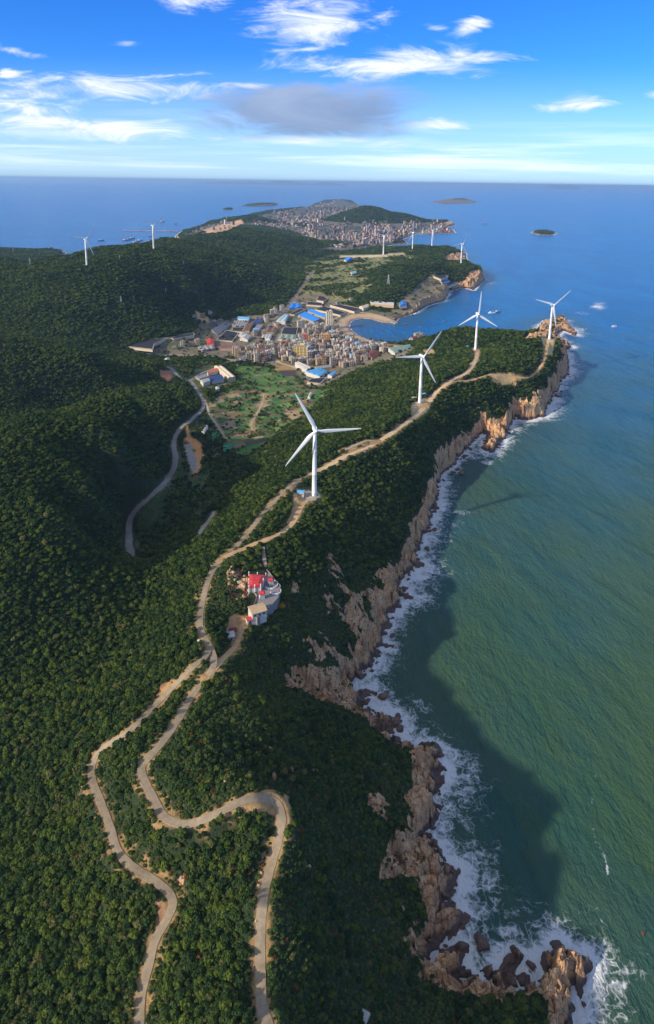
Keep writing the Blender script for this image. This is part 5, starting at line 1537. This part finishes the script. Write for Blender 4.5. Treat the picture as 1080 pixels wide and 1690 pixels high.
# ------------------------------------------------------------------ the shore temple on the ridge
def pix(px, py, z=None):
    return hit(px, py) if z is None else at(px, py, z)


def temple():
    z = 74.0
    c = at(432, 975, z)
    ground = float(zat(c[0], c[1]))
    z = ground + .6
    O = at(432, 975, z)
    e = empty('temple', (O[0], O[1], z), label='small seaside temple with red roof terrace, white pillars and a round grey forecourt', cat='temple')
    def L(px, py, dz=0):
        p = at(px, py, z + dz); return np.array([p[0] - O[0], p[1] - O[1]])
    # terrace wall under everything
    m = MB(); poly = [L(407, 938), L(432, 931), L(446, 944), L(456, 958), L(466, 968), L(461, 990), L(445, 1008), L(424, 1026), L(412, 1016), L(420, 998), L(424, 985), L(410, 972)]
    poly = poly[::-1] if sum((poly[i][0] * poly[(i + 1) % len(poly)][1] - poly[(i + 1) % len(poly)][0] * poly[i][1]) for i in range(len(poly))) < 0 else poly
    pc_ = sum(poly) / len(poly); poly = [pc_ + (p - pc_) * .92 for p in poly]
    m.prism(poly, -7, .25); base = m.build('terrace', MAT['plaza'], e)
    m = MB()
    for a, b in zip(poly, poly[1:] + poly[:1]):
        q = (a + b) / 2; d = np.linalg.norm(b - a)
        m.box((q[0], q[1], .25), (d, .3, .9), math.atan2(b[1] - a[1], b[0] - a[0]))
    m.build('parapet', MAT['plaza'], base)
    # main hall with the red roof
    H = 4.2
    q = [L(412, 949, H), L(438, 951, H), L(430, 968, H), L(412, 970, H)]
    q.sort(key=lambda p: math.atan2(p[1] - sum(x[1] for x in q) / 4, p[0] - sum(x[0] for x in q) / 4))
    m = MB(); m.prism(q, .2, H); m.build('hall_wall', MAT['white_wall'], e)
    cq = sum(q) / 4
    m = MB(); qq = [cq + (p - cq) * 1.08 for p in q]; m.prism(qq, H + .01, H + .5); qr = [cq + (p - cq) * .55 for p in q]
    for k in range(4):
        a, b, c2, d2 = qq[k], qq[(k + 1) % 4], qr[(k + 1) % 4], qr[k]
        m.face([(a[0], a[1], H + .52), (b[0], b[1], H + .52), (c2[0], c2[1], H + 1.6), (d2[0], d2[1], H + 1.6)])
    m.face([(p[0], p[1], H + 1.6) for p in qr]); ro = m.build('roof', MAT['red_roof'], e)
    for k in range(4):
        for t in (0.0, .5):
            p = qq[k] * (1 - t) + qq[(k + 1) % 4] * t
            m = MB(); m.tube((p[0], p[1], .2), (p[0], p[1], H + 2.0), .25, .22, 8); m.tube((p[0], p[1], H + 2.0), (p[0], p[1], H + 2.4), .36, .15, 8)
            m.build('pillar', MAT['white'], e)
    m = MB(); ca = L(447, 966); 
    m.lathe([(4.8, .26), (4.8, .5), (0, .5)], 32, c=(ca[0], ca[1], 0)); m.build('forecourt', MAT['plaza'], e)
    m = MB()
    for k in range(30):
        a0 = math.radians(-130 + k * 7.2); a1 = math.radians(-130 + (k + 1) * 7.2); am = (a0 + a1) / 2
        m.box((ca[0] + 4.9 * math.cos(am), ca[1] + 4.9 * math.sin(am), .3), (4.9 * .1262, .25, 1.0), am + math.pi / 2)
    m.build('balustrade', MAT['white'], e)
    m = MB(); cb = L(455, 977)
    for k in range(20):
        am = math.radians(-150 + k * 9)
        m.box((cb[0] + 3.6 * math.cos(am), cb[1] + 3.6 * math.sin(am), .2), (.6, .35, 1.1), am + math.pi / 2)
    m.build('balustrade', MAT['white'], e)
    for (px, py) in ((447, 957), (432.5, 979)):
        p = L(px, py, 4)
        m = MB(); m.box((p[0], p[1], .2), (3.2, 3.0, 3.9), .4); t = m.build('gate_tower', MAT['white_wall'], e)
        m = MB(); m.box((p[0], p[1], 4.1), (4.0, 3.8, .35), .4)
        m.face([(p[0] - 1.9, p[1] - 1.8, 4.47), (p[0] + 1.9, p[1] - 1.8, 4.47), (p[0] + 1.3, p[1], 5.3), (p[0] - 1.3, p[1], 5.3)]); m.face([(p[0] - 1.3, p[1], 5.3), (p[0] + 1.3, p[1], 5.3), (p[0] + 1.9, p[1] + 1.8, 4.47), (p[0] - 1.9, p[1] + 1.8, 4.47)])
        m.build('roof', MAT['red_roof'], t)
        m = MB(); m.box((p[0] - .7, p[1] - 1.75, .3), (1.0, .1, 2.2), .4); m.build('door', MAT['window'], t)
    # side hall with the weathered grey roof
    p = at(425, 1004, z + 3.5)
    h = empty('temple_side_hall', (p[0], p[1], z), .45, label='low white hall with weathered grey roof just below the red roofed temple', cat='hall')
    m = MB(); m.box((0, 0, -5), (9.5, 8, 8.4)); m.build('wall', MAT['white_wall'], h)
    m = MB(); H = 3.41
    m.face([(-5.2, -4.5, H), (5.2, -4.5, H), (5.2, 0, H + 1.5), (-5.2, 0, H + 1.5)]); m.face([(-5.2, 0, H + 1.5), (5.2, 0, H + 1.5), (5.2, 4.5, H), (-5.2, 4.5, H)]); m.face([(-5.2, -4.5, H), (-5.2, 0, H + 1.5), (-5.2, 4.5, H)]); m.face([(5.2, 4.5, H), (5.2, 0, H + 1.5), (5.2, -4.5, H)])
    m.build('roof', MAT['tan_wall'], h)
    for k in range(3):
        m = MB(); m.box((-3 + k * 3, -4.05, 1), (1.3, .16, 1.3), bottom=True); m.build('window', MAT['window'], h)
    m = MB(); m.box((4.80, -1, .2), (.12, 1.4, 2.2)); m.build('door', MAT['window'], h)
    p = at(411.5, 1014, z + 2.5)
    g = empty('shrine_hut', (p[0], p[1], float(zat(p[0], p[1]))), .45, label='tiny hut with bright red roof beside the grey hall', cat='hut')
    m = MB(); m.box((0, 0, -2), (3.6, 3.2, 4.6)); m.build('wall', MAT['white_wall'], g)
    m = MB(); m.face([(-2.2, -2, 2.62), (2.2, -2, 2.62), (2.2, 0, 3.5), (-2.2, 0, 3.5)]); m.face([(-2.2, 0, 3.5), (2.2, 0, 3.5), (2.2, 2, 2.62), (-2.2, 2, 2.62)]); m.build('roof', MAT['red_roof'], g)
    m = MB(); m.box((0, -1.65, 0), (1, .1, 2)); m.build('door', MAT['window'], g)
    # stairs coming down from the dirt track
    m = MB(); A = hit(434, 903); B = hit(438, 936); nst = 26
    for k in range(nst):
        t = (k + .5) / nst; x = A[0] + (B[0] - A[0]) * t; y = A[1] + (B[1] - A[1]) * t
        zz = float(zat(x, y)) + .25
        m.box((x, y, zz - 1.2), (2.6, abs(B[1] - A[1]) / nst * .96, 1.2), math.atan2(B[1] - A[1], B[0] - A[0]) + math.pi / 2)
    m.build('stone_stairway', MAT['pink_wall'], label='long reddish stone stairway leading down to the temple', cat='stairway')
    for (px, py, wd, dp, rf, lb) in ((381.5, 1053, 4.0, 4.4, 'light_roof', 'small grey roofed hut beside the orange dirt path'), (385, 1046, 4.6, 3.2, 'maroon_roof', 'small dark red roofed hut behind the grey one by the dirt path')):
        p = hit(px, py); g = empty('hut', (p[0], p[1], p[2] - .1), .3, label=lb, cat='hut')
        m = MB(); m.box((0, 0, -1.5), (wd, dp, 4)); m.build('wall', MAT['grey_wall'], g)
        m = MB(); m.face([(-wd / 2 - .3, -dp / 2 - .3, 2.52), (wd / 2 + .3, -dp / 2 - .3, 2.52), (wd / 2 + .3, dp / 2 + .3, 3.1), (-wd / 2 - .3, dp / 2 + .3, 3.1)]); m.build('roof', MAT[rf], g)
        m = MB(); m.box((0, -dp / 2 - .05, 0), (.9, .1, 1.9)); m.build('door', MAT['window'], g)


temple()

# ------------------------------------------------------------------ transformer huts by the turbines
for (px, py, w, d, h, rot, lb) in ((496.5, 819, 6.2, 5.2, 3.2, -.12, 'white hut with blue roof on the gravel pad left of the largest turbine'), (699.5, 654, 4.6, 4, 3.2, .1, 'blue roofed hut right behind the foot of the second ridge turbine'),
                               (773, 574, 5, 4, 3, .2, 'blue roofed hut half hidden in the wood left of the upright bladed turbine'), (137, 440, 7, 5, 4, .1, 'pale hut at the foot of the leftmost hilltop turbine'), (684, 660, 6, 4, 3, .3, 'low grey hut on the edge of the second turbine pad')):
    p = hit(px, py); g = empty('equipment_hut', (p[0], p[1] + d / 2, p[2]), rot, label=lb, cat='hut')
    m = MB(); m.box((0, 0, -1.5), (w, d, h + 1.5)); m.build('wall', MAT['offwhite'], g)
    m = MB(); m.box((0, 0, h + .01), (w + .5, d + .5, .25)); m.face([(-w / 2 - .3, -d / 2 - .3, h + .27), (w / 2 + .3, -d / 2 - .3, h + .27), (w / 2 + .3, 0, h + 1.0), (-w / 2 - .3, 0, h + 1.0)])
    m.face([(-w / 2 - .3, 0, h + 1.0), (w / 2 + .3, 0, h + 1.0), (w / 2 + .3, d / 2 + .3, h + .27), (-w / 2 - .3, d / 2 + .3, h + .27)]); m.build('roof', MAT['sky_roof' if 'blue' in lb else 'light_roof'], g)
    m = MB(); m.box((-w * .2, -d / 2 - .05, 0), (1.1, .12, 2.1)); m.build('door', MAT['steel'], g)
    m = MB(); m.box((w * .22, -d / 2 - .05, 1.2), (1.1, .12, .8), bottom=True); m.build('window', MAT['window'], g)

# ------------------------------------------------------------------ the white car at the fork
def car(px, py, lb, rot):
    p = hit(px, py)
    g = empty('parked_car', (p[0], p[1], p[2] + .12), rot, label=lb, cat='car')
    m = MB(); rg = []
    for y, w, z0, z1 in ((-2.15, 1.5, .35, .72), (-2.0, 1.72, .28, .84), (-1.0, 1.8, .25, .95), (.9, 1.8, .25, .98), (1.95, 1.74, .28, .95), (2.15, 1.5, .38, .8)):
        rg.append([(-w / 2, y, z0), (w / 2, y, z0), (w / 2, y, z1 * .8), (w / 2 * .92, y, z1), (-w / 2 * .92, y, z1), (-w / 2, y, z1 * .8)])
    m.loft(rg); m.build('body', MAT['white'], g, True)
    m = MB(); rg = [[(-.82, -.95, .96), (.82, -.95, .96), (.82, 1.85, .96), (-.82, 1.85, .96)], [(-.66, -.3, 1.46), (.66, -.3, 1.46), (.66, 1.4, 1.46), (-.66, 1.4, 1.46)]]
    m.loft(rg, cap=False); m.build('window', MAT['window'], g)
    m = MB(); m.face([(-.67, -.32, 1.465), (.67, -.32, 1.465), (.67, 1.42, 1.465), (-.67, 1.42, 1.465)]); m.build('roof', MAT['white'], g)
    for x in (-.83, .83):
        for y in (-1.35, 1.35):
            m = MB(); m.tube((x - .1, y, .33), (x + .1, y, .33), .33, .33, 14); wv = m.build('wheel', MAT['tyre'], g)
            m = MB(); m.tube((x - .11, y, .33), (x + .11, y, .33), .18, .18, 10); m.build('rim', MAT['steel'], wv)
        m = MB(); m.box((x * .75, -2.16, .58), (.36, .08, .16), bottom=True); m.build('headlight', MAT['steel'], g)


car(328, 1062, 'small white car parked on the concrete road at the fork', .15)

# ------------------------------------------------------------------ boats
def boat(px, py, L, lb, rot=0.0, hull='dark_red', cabin='white', grp='fishing boats moored in the harbour', masts=2):
    p = at(px, py, 0)
    g = empty('fishing_boat', (p[0], p[1], 0.0), rot, label=lb, cat='boat', group=grp)
    W = L * .26; D = L * .11
    def hull_ring(x, k, zt, wb):
        w = W / 2 * k
        return [(x, -w * wb, -D * .4), (x, w * wb, -D * .4), (x, w, zt * .5), (x, w * 1.04, zt), (x, -w * 1.04, zt), (x, -w, zt * .5)]
    m = MB(); m.loft([hull_ring(-L / 2, .72, D, .5), hull_ring(-L * .3, .95, D * .85, .6), hull_ring(0, 1, D * .8, .65), hull_ring(L * .25, .9, D * .95, .5), hull_ring(L * .42, .45, D * 1.3, .2), hull_ring(L * .52, .06, D * 1.6, .3)])
    m.build('hull', MAT[hull], g)
    m = MB(); m.box((-L * .04, 0, D * .82 + .02), (L * .66, W * .8, .12)); m.build('deck', MAT['wood'], g)
    m = MB(); m.box((-L * .24, 0, D * .85), (L * .24, W * .62, L * .10)); m.box((-L * .2, 0, D * .85 + L * .10), (L * .13, W * .5, L * .07)); c = m.build('cabin', MAT[cabin], g)
    m = MB(); m.box((-L * .13, 0, D * .85 + L * .115), (.15, W * .42, L * .03), bottom=True); m.build('window', MAT['window'], c)
    for k in range(masts):
        x = (L * .12, -L * .36)[k]
        m = MB(); m.tube((x, 0, D * .5), (x, 0, L * (.42 - .1 * k)), L * .011, L * .006, 6); m.tube((x, 0, L * .2), (x + L * .16, 0, L * .3), L * .007, L * .005, 5); m.build('mast', MAT['steel'], g)


HB = [(167, 397, 26, 'lone dark boat anchored left of the harbour boats', .1), (207, 397, 26, 'boat at the left end of the front row of moored boats', .2), (213, 396, 24, 'second boat from the left in the moored row', .5), (218, 394, 28, 'boat at the upper right end of the first moored row', .4),
      (215, 403.5, 24, 'boat nearest the hill crest left of the hilltop turbine', .2), (223, 401, 26, 'boat in the middle raft of moored boats', .3), (227, 399.5, 24, 'boat rafted to the middle moored boat', .6), (231, 397.5, 26, 'boat at the right end of the middle raft', .2),
      (243, 400, 24, 'boat moored just left of the turbine tower', .1), (248, 400, 22, 'boat moored beside the turbine tower', .3), (249, 390, 24, 'boat moored close under the breakwater', .2), (268, 366.5, 40, 'pale larger ship sailing beyond the breakwater', .3), (290, 369.5, 26, 'small dark ship right of the pale larger one', .2),
      (273, 381.5, 20, 'boat tied to the breakwater near its middle', .0), (282, 382, 20, 'boat tied to the breakwater near the quay', .0)]
for k, (x, y, L_, lb, r) in enumerate(HB):
    boat(x, y, L_ * (1.25 if y > 385 else 1), lb, r, ['blue_hull', 'dark_red', 'wood'][k % 3], 'white' if k % 2 else 'offwhite', masts=1 + (k % 2))
boat(812, 517, 20, 'white fishing boat in the bay mouth behind the upright bladed turbine', .1, 'white', 'white', None)
boat(821.5, 515, 17, 'darker fishing boat with tall mast beside the white one in the bay mouth', .3, 'wood', 'white', None)
boat(671, 535, 8, 'tiny skiff in the middle of the bay nearest the pier', .2, 'blue_hull', 'grey_wall', None, 1)
boat(733, 531, 9, 'tiny boat off the far rocks of the bay', .1, 'wood', 'grey_wall', None, 1)
boat(694, 540, 7, 'tiny skiff closest to the wooded ridge in the bay', .4, 'wood', 'grey_wall', None, 1)
boat(1014, 539, 13, 'small white boat on the open sea right of the headland', .1, 'white', 'white', None, 1)
boat(799.5, 369.5, 34, 'small red boat on the open sea beyond the far headland', .0, 'dark_red', 'offwhite', None, 1)

# breakwater
A = at(204, 380.5, 0); B = at(296, 382, 0)
m = MB(); d = B - A; Ln = float(np.hypot(d[0], d[1])); an = math.atan2(d[1], d[0]); nseg = 18
for k in range(nseg):
    q = A + d * (k + .5) / nseg
    m.box((q[0], q[1], -3), (Ln / nseg * .999, 15 + (k % 3), 6.0 + (k % 2) * .12), an)
for k in range(60):
    q = A + d * RNG.rand(); s_ = 3 + RNG.rand() * 4
    m.box((q[0] + math.sin(an) * 9 * (1 if k % 2 else -1), q[1] - math.cos(an) * 9 * (1 if k % 2 else -1), -2), (s_, s_, 3 + s_ * .4), RNG.rand() * 3)
m.build('breakwater', MAT['pink_wall'], label='long straight stone breakwater sheltering the moored boats', cat='breakwater')
# beach-end jetty
A = hit(640, 528); B = at(655, 534, 1.2); d = B - A; an = math.atan2(d[1], d[0])
m = MB()
for k in range(6):
    q = A + d * (k + .5) / 6
    m.box((q[0], q[1], -2.5), (float(np.hypot(d[0], d[1])) / 6 * .998, 9 - (k % 2) * .3, 4.4), an)
m.build('jetty', MAT['concrete'], label='pale stone jetty at the far end of the beach', cat='jetty')

# ------------------------------------------------------------------ pylons
def pylon(px, py, H, lb, big=False):
    p = hit(px, py); g = empty('lattice_tower' if big else 'power_pylon', (p[0], p[1], p[2]), .4, label=lb, cat='tower' if big else 'pylon', group=None if big else 'power pylons on the wooded hill')
    w = H * .10; t = H * .006 + .12
    m = MB(); lv = [0, .22, .42, .6, .76, .9, 1.0]
    def P(s, k): r = w * (1 - s * .85); a, b = [(-1, -1), (1, -1), (1, 1), (-1, 1)][k % 4]; return (a * r, b * r, s * H)
    for s0, s1 in zip(lv[:-1], lv[1:]):
        for k in range(4):
            m.tube(P(s0, k), P(s1, k), t, t, 4, cap=False); m.tube(P(s0, k), P(s1, k + 1), t * .6, t * .6, 3, cap=False); m.tube(P(s1, k), P(s1, k + 1), t * .6, t * .6, 3, cap=False)
    m.build('mast', MAT['steel'], g)
    if not big:
        for s in (.72, .86):
            m = MB(); m.tube((-w * 1.5, 0, s * H), (w * 1.5, 0, s * H), t, t, 4); m.build('crossarm', MAT['steel'], g)
    else:
        for s in (.8, .92):
            m = MB(); m.lathe([(w * .5, 0), (w * .5, .6), (0, .6)], 10, c=(0, 0, s * H)); m.build('platform', MAT['white'], g)
    m = MB()
    for k in range(4): q = P(0, k); m.box((q[0], q[1], -1.5), (1.2, 1.2, 1.8))
    m.build('footing', MAT['concrete'], g)


pylon(641, 472, 34, 'tall lattice mast standing in the wood beyond the bay', True)
for x, y, h, lb in ((200, 501, 17, 'pale pylon standing in the wood left of the village'), (274, 484, 13, 'pylon on the middle slope of the wooded hill'), (303, 440, 15, 'pylon near the crest right of the hill turbine'), (198, 430, 14, 'pylon just below the crest between the two hill turbines'),
                    (421, 441, 14, 'pylon at the right end of the wooded hill'), (50, 440, 20, 'pylon at the left end of the hill crest'), (22, 416, 24, 'thin mast by the left edge of the picture')):
    pylon(x, y, h, lb)

# ------------------------------------------------------------------ sea rocks and boulders
M_ROCK, T_, b_, o_ = new_mat('granite')
_c, _n, _w = rock_color(T_, pos_of(T_))
T_.l(_c, b_.inputs['Base Color']); b_.inputs['Roughness'].default_value = .85; bump(T_, b_, T_.noise(pos_of(T_), 1.2, 7, .7), .8, .6)


def rock_me(name, seed, dark=False):
    r = np.random.RandomState(seed); bm = bmesh.new(); bmesh.ops.create_icosphere(bm, subdivisions=4, radius=1)
    planes = []
    for k in range(16):
        n_ = r.normal(size=3); n_ /= np.linalg.norm(n_); planes.append((n_, .58 + .3 * r.rand()))
    for v in bm.verts:
        p = np.array(v.co)
        for n_, d in planes:
            e_ = p @ n_ - d
            if e_ > 0: p = p - n_ * e_ * .92
        a = fbm(np.array([p[0] * 2 + 5]), np.array([p[1] * 2 + p[2] * 2]), seed, 4)[0]
        v.co = Vector(p * (1 + a * .35))
    me = bpy.data.meshes.new(name); bm.to_mesh(me); bm.free(); me.materials.append(M_ROCK)
    return me


RK = [rock_me('sea_rock', 300 + k) for k in range(5)]
SR = [(633, 1148, 4.4, 'tan rock standing alone in the foam off the tan headland cliff'), (620, 1144, 2.0, 'dark small rock between the shore and the lone tan rock'), (691, 930, 6, 'round reddish boulder at the foot of the cliff, lapped by foam'), (648, 1048, 2.6, 'dark sea rock awash below the fan of cracked slabs'),
      (795, 1555, 4.4, 'dark red rock alone in the foam between the shore and the reef'), (652, 1190, 5, 'brown boulder at the tip of the small green point'), (657, 1182, 3.2, 'dark boulder behind the brown one at the green point'), (668, 970, 3.0, 'dark rock awash under the orange cliff face'),
      (671, 984, 3.4, 'dark wedge shaped rock just below the orange cliff face'), (921, 653, 7, 'dark brown sea stack close to the right hand cliff'), (755, 774, 4.2, 'dark low rock in the foam of the middle cove'), (762, 781, 5.0, 'broad dark rock farthest out in the middle cove'), (748, 779, 3.6, 'dark rock against the cliff in the middle cove'),
      (740, 1437, 4.0, 'rounded brown boulder below the large cracked slab'), (877, 1592, 2.4, 'dark small rock beside the big reef rock'), (717, 873, 3.6, 'dark rock at the waterline left of the foam streak'), (705, 905, 3.6, 'dark rock half drowned in foam above the round boulder'), (768, 752, 4.2, 'dark rock under the red cliff of the middle cove'),
      (777, 741, 4.0, 'flat dark rock near the big tan promontory'), (947, 553, 5.5, 'low brown rock at the end of the tip reef'), (722, 838, 3.0, 'dark rock at the foot of the pale middle cliff'), (845, 1618, 3.2, 'brown rock in the narrow gap of the reef'), (1062, 1538, 1.3, 'small rock breaking the sea near the right edge')]
for k, (x, y, s, lb) in enumerate(SR):
    p = at(x, y, .6); o = link('sea_rock', RK[k % 5], label=lb, cat='rock', group='rocks in the surf')
    o.location = (p[0], p[1], .2); o.rotation_euler = (0, 0, k * 1.3); o.scale = (s, s * .8, s * .62)
# small dark rocks strewn along the waterline of the long cliff
sr = np.random.RandomState(9); seg = [q for q in COAST[COAST.index((700, 1590)):COAST.index((934, 580))]]
for k in range(96):
    i_ = sr.randint(len(seg) - 1); t_ = sr.rand()
    x = seg[i_][0] * (1 - t_) + seg[i_ + 1][0] * t_ + sr.rand() * 9 - 1; y = seg[i_][1] * (1 - t_) + seg[i_ + 1][1] * t_ + sr.rand() * 4
    p = at(x, y, 0); s = .8 + 2.2 * sr.rand() ** 2 + p[1] / 900
    o = link('shore_rock', RK[k % 5], label='dark wet rock at the waterline %s' % ('below the hairpin bend' if y > 1240 else 'below the temple' if y > 900 else 'between the temple and the middle cove' if y > 780 else 'near the right hand promontory'), cat='rock', group='wet rocks along the waterline')
    o.location = (p[0], p[1], .1); o.rotation_euler = (.2 * sr.rand(), .2 * sr.rand(), sr.rand() * 6); o.scale = (s, s * (.6 + .3 * sr.rand()), s * .6)
BL = [(385, 945, 2.4), (392, 950, 2.8), (398, 944, 2.2), (404, 952, 3.0), (388, 958, 2.6), (396, 962, 3.0), (403, 968, 2.6), (391, 972, 2.4), (382, 936, 1.8), (411, 976, 1.9), (352, 1005, 2.0), (485, 976, 3.4), (478, 946, 1.4), (545, 922, 3.0), (490, 928, 1.8), (541, 1012, 3.0), (556, 1000, 3.4), (548, 985, 2.6), (562, 1015, 3.0), (570, 1005, 2.8), (500, 1058, 2.6), (518, 1060, 3.0), (512, 1074, 2.4), (480, 1068, 2.0), (535, 1085, 2.8), (446, 1280, 1.2), (372, 1290, 1.6), (510, 1430, 1.9), (580, 1360, 1.0), (590, 1245, 1.0), (545, 1268, 1.1), (636, 1262, 1.2), (616, 1536, 1.0), (650, 1502, 1.6), (300, 1448, 1.3), (434, 1416, 1.1), (431, 1440, 1.2), (427, 1462, 1.2), (423, 1520, 1.0), (465, 1260, .9), (500, 1275, 1.0), (520, 1290, .9), (480, 1287, .9)]
RB = [rock_me('boulder', 400 + k) for k in range(4)]
for me_ in RB: me_.materials.clear(); me_.materials.append(paint('pale_boulder', (.36, .29, .20), .9, .4, .8))
ORD = 'one two three four five six seven eight nine ten eleven twelve thirteen fourteen fifteen sixteen seventeen eighteen nineteen twenty'.split(); n_w = {}
BL.sort(key=lambda q: q[1])
for k, (x, y, s) in enumerate(BL):
    s *= .72
    p = hit(x, y); o = link('boulder', RB[k % 4], cat='boulder')
    where = ('on the rocky knoll left of the temple' if x < 415 and 930 < y < 980 else 'in the scrub beside the ridge roads' if x < 400 else 'on the scrub slope right of the temple' if y < 1100 else 'on the seaward scrub slope') 
    n_w[where] = n_w.get(where, 0) + 1
    where = '%s, number %s down the slope' % (where, ORD[n_w[where] - 1])
    size = 'large' if s > 1.94 else 'middling' if s > 1.22 else 'small'
    tag(o, '%s pale boulder %s' % (size, where), None, 'pale boulders on the ridge')
    o.location = (p[0], p[1], p[2] + s * .15); o.rotation_euler = (0, 0, k * 2.1); o.scale = (s, s * .75, s * .6)
# pale slab at the foot of the frame
p = hit(599, 1683); m = MB(); m.box((0, 0, -.6), (3.4, 6, 1.1)); m.box((0, 0, .52), (3.0, 5.6, .12))
o = m.build('concrete_slab', MAT['light_roof'], label='pale concrete slab in the scrub at the bottom edge', cat='slab'); o.location = p; o.rotation_euler = (0, 0, -.5)
# blue speck in the scrub: a tarpaulin
p = hit(394, 1251); m = MB(); m.box((0, 0, .0), (1.8, 1.4, .9)); m.box((.2, .1, .92), (1.2, 1.0, .25)); o = m.build('covered_crate', MAT['blue_roof'], label='small bright blue covered crate in the scrub', cat='crate'); o.location = p
# round golden tree beside the temple
gm = mat_crown('golden_leaves', (.20, .11, .02), (.30, .17, .02), (.36, .22, .03))
e = empty('golden_tree', tuple(hit(465, 1006)), label='round golden brown tree just right of the temple halls', cat='tree'); e.scale = (2.6, 2.6, 2.6)
o = bpy.data.objects.new('trunk', TRUNK); COL.objects.link(o); o.parent = e
o = bpy.data.objects.new('crown', crown_mesh('crown', 700, gm)); COL.objects.link(o); o.parent = e; o.location = (0, 0, .95)

# far islands on the horizon
for k, (px, w, h, lb) in enumerate(((390, 3600, 230, 'faint low blue island on the horizon left of centre'), (470, 2600, 330, 'faint pointed blue island on the horizon at the centre'), (540, 1800, 210, 'faint small blue island on the horizon right of centre'), (350, 1500, 150, 'faint thin blue islet leftmost on the horizon'), (930, 1700, 330, 'faint blue island on the far right horizon'))):
    rr = np.random.RandomState(50 + k); D = 62000.0; dd = ray(px, 297); X0 = dd[0] / dd[1] * D
    xs = np.linspace(-1, 1, 60); ys = np.linspace(-1, 1, 16)
    XX, YY = np.meshgrid(xs, ys)
    env = np.clip(1 - XX ** 2 - YY ** 2, 0, 1) ** .7
    ZZ = env * (.35 + .9 * np.clip(fbm(XX * 2.2 + k * 7, YY, 30 + k, 4) + .5, 0, 1)) * h * 1.3 - 8
    me, used = grid_mesh('far_island', XX * w, YY * w * .5, ZZ)
    o = link('far_island', me, MAT_LAND, label=lb, cat='island', group='far islands on the horizon'); o.location = (X0, D, 0)
    set_attr_color(me, 'ground', np.full((len(me.vertices), 3), .06)); set_attr_float(me, 'rock', np.zeros(len(me.vertices)))
# ------------------------------------------------------------------ sea air: one even box of haze round camera and scene
def haze():
    bm = bmesh.new(); bmesh.ops.create_cube(bm, size=1.0)
    me = bpy.data.meshes.new('haze'); bm.to_mesh(me); bm.free()
    o = link('haze', me, kind='stuff', label='thin pale sea haze filling the air', cat='haze')
    zb, zt = -12.0, CAM_H + 60.0
    o.location = (0, 160000, (zb + zt) / 2); o.scale = (760000, 360000, zt - zb)
    m = bpy.data.materials.new('haze'); m.use_nodes = True
    T = NT(m.node_tree); out = T.n('ShaderNodeOutputMaterial'); v = T.n('ShaderNodeVolumePrincipled')
    v.inputs['Color'].default_value = (.45, .70, 1, 1); v.inputs['Density'].default_value = 3.0e-5
    v.inputs['Anisotropy'].default_value = .2
    T.l(v.outputs[0], out.inputs['Volume'])
    me.materials.append(m)
haze()
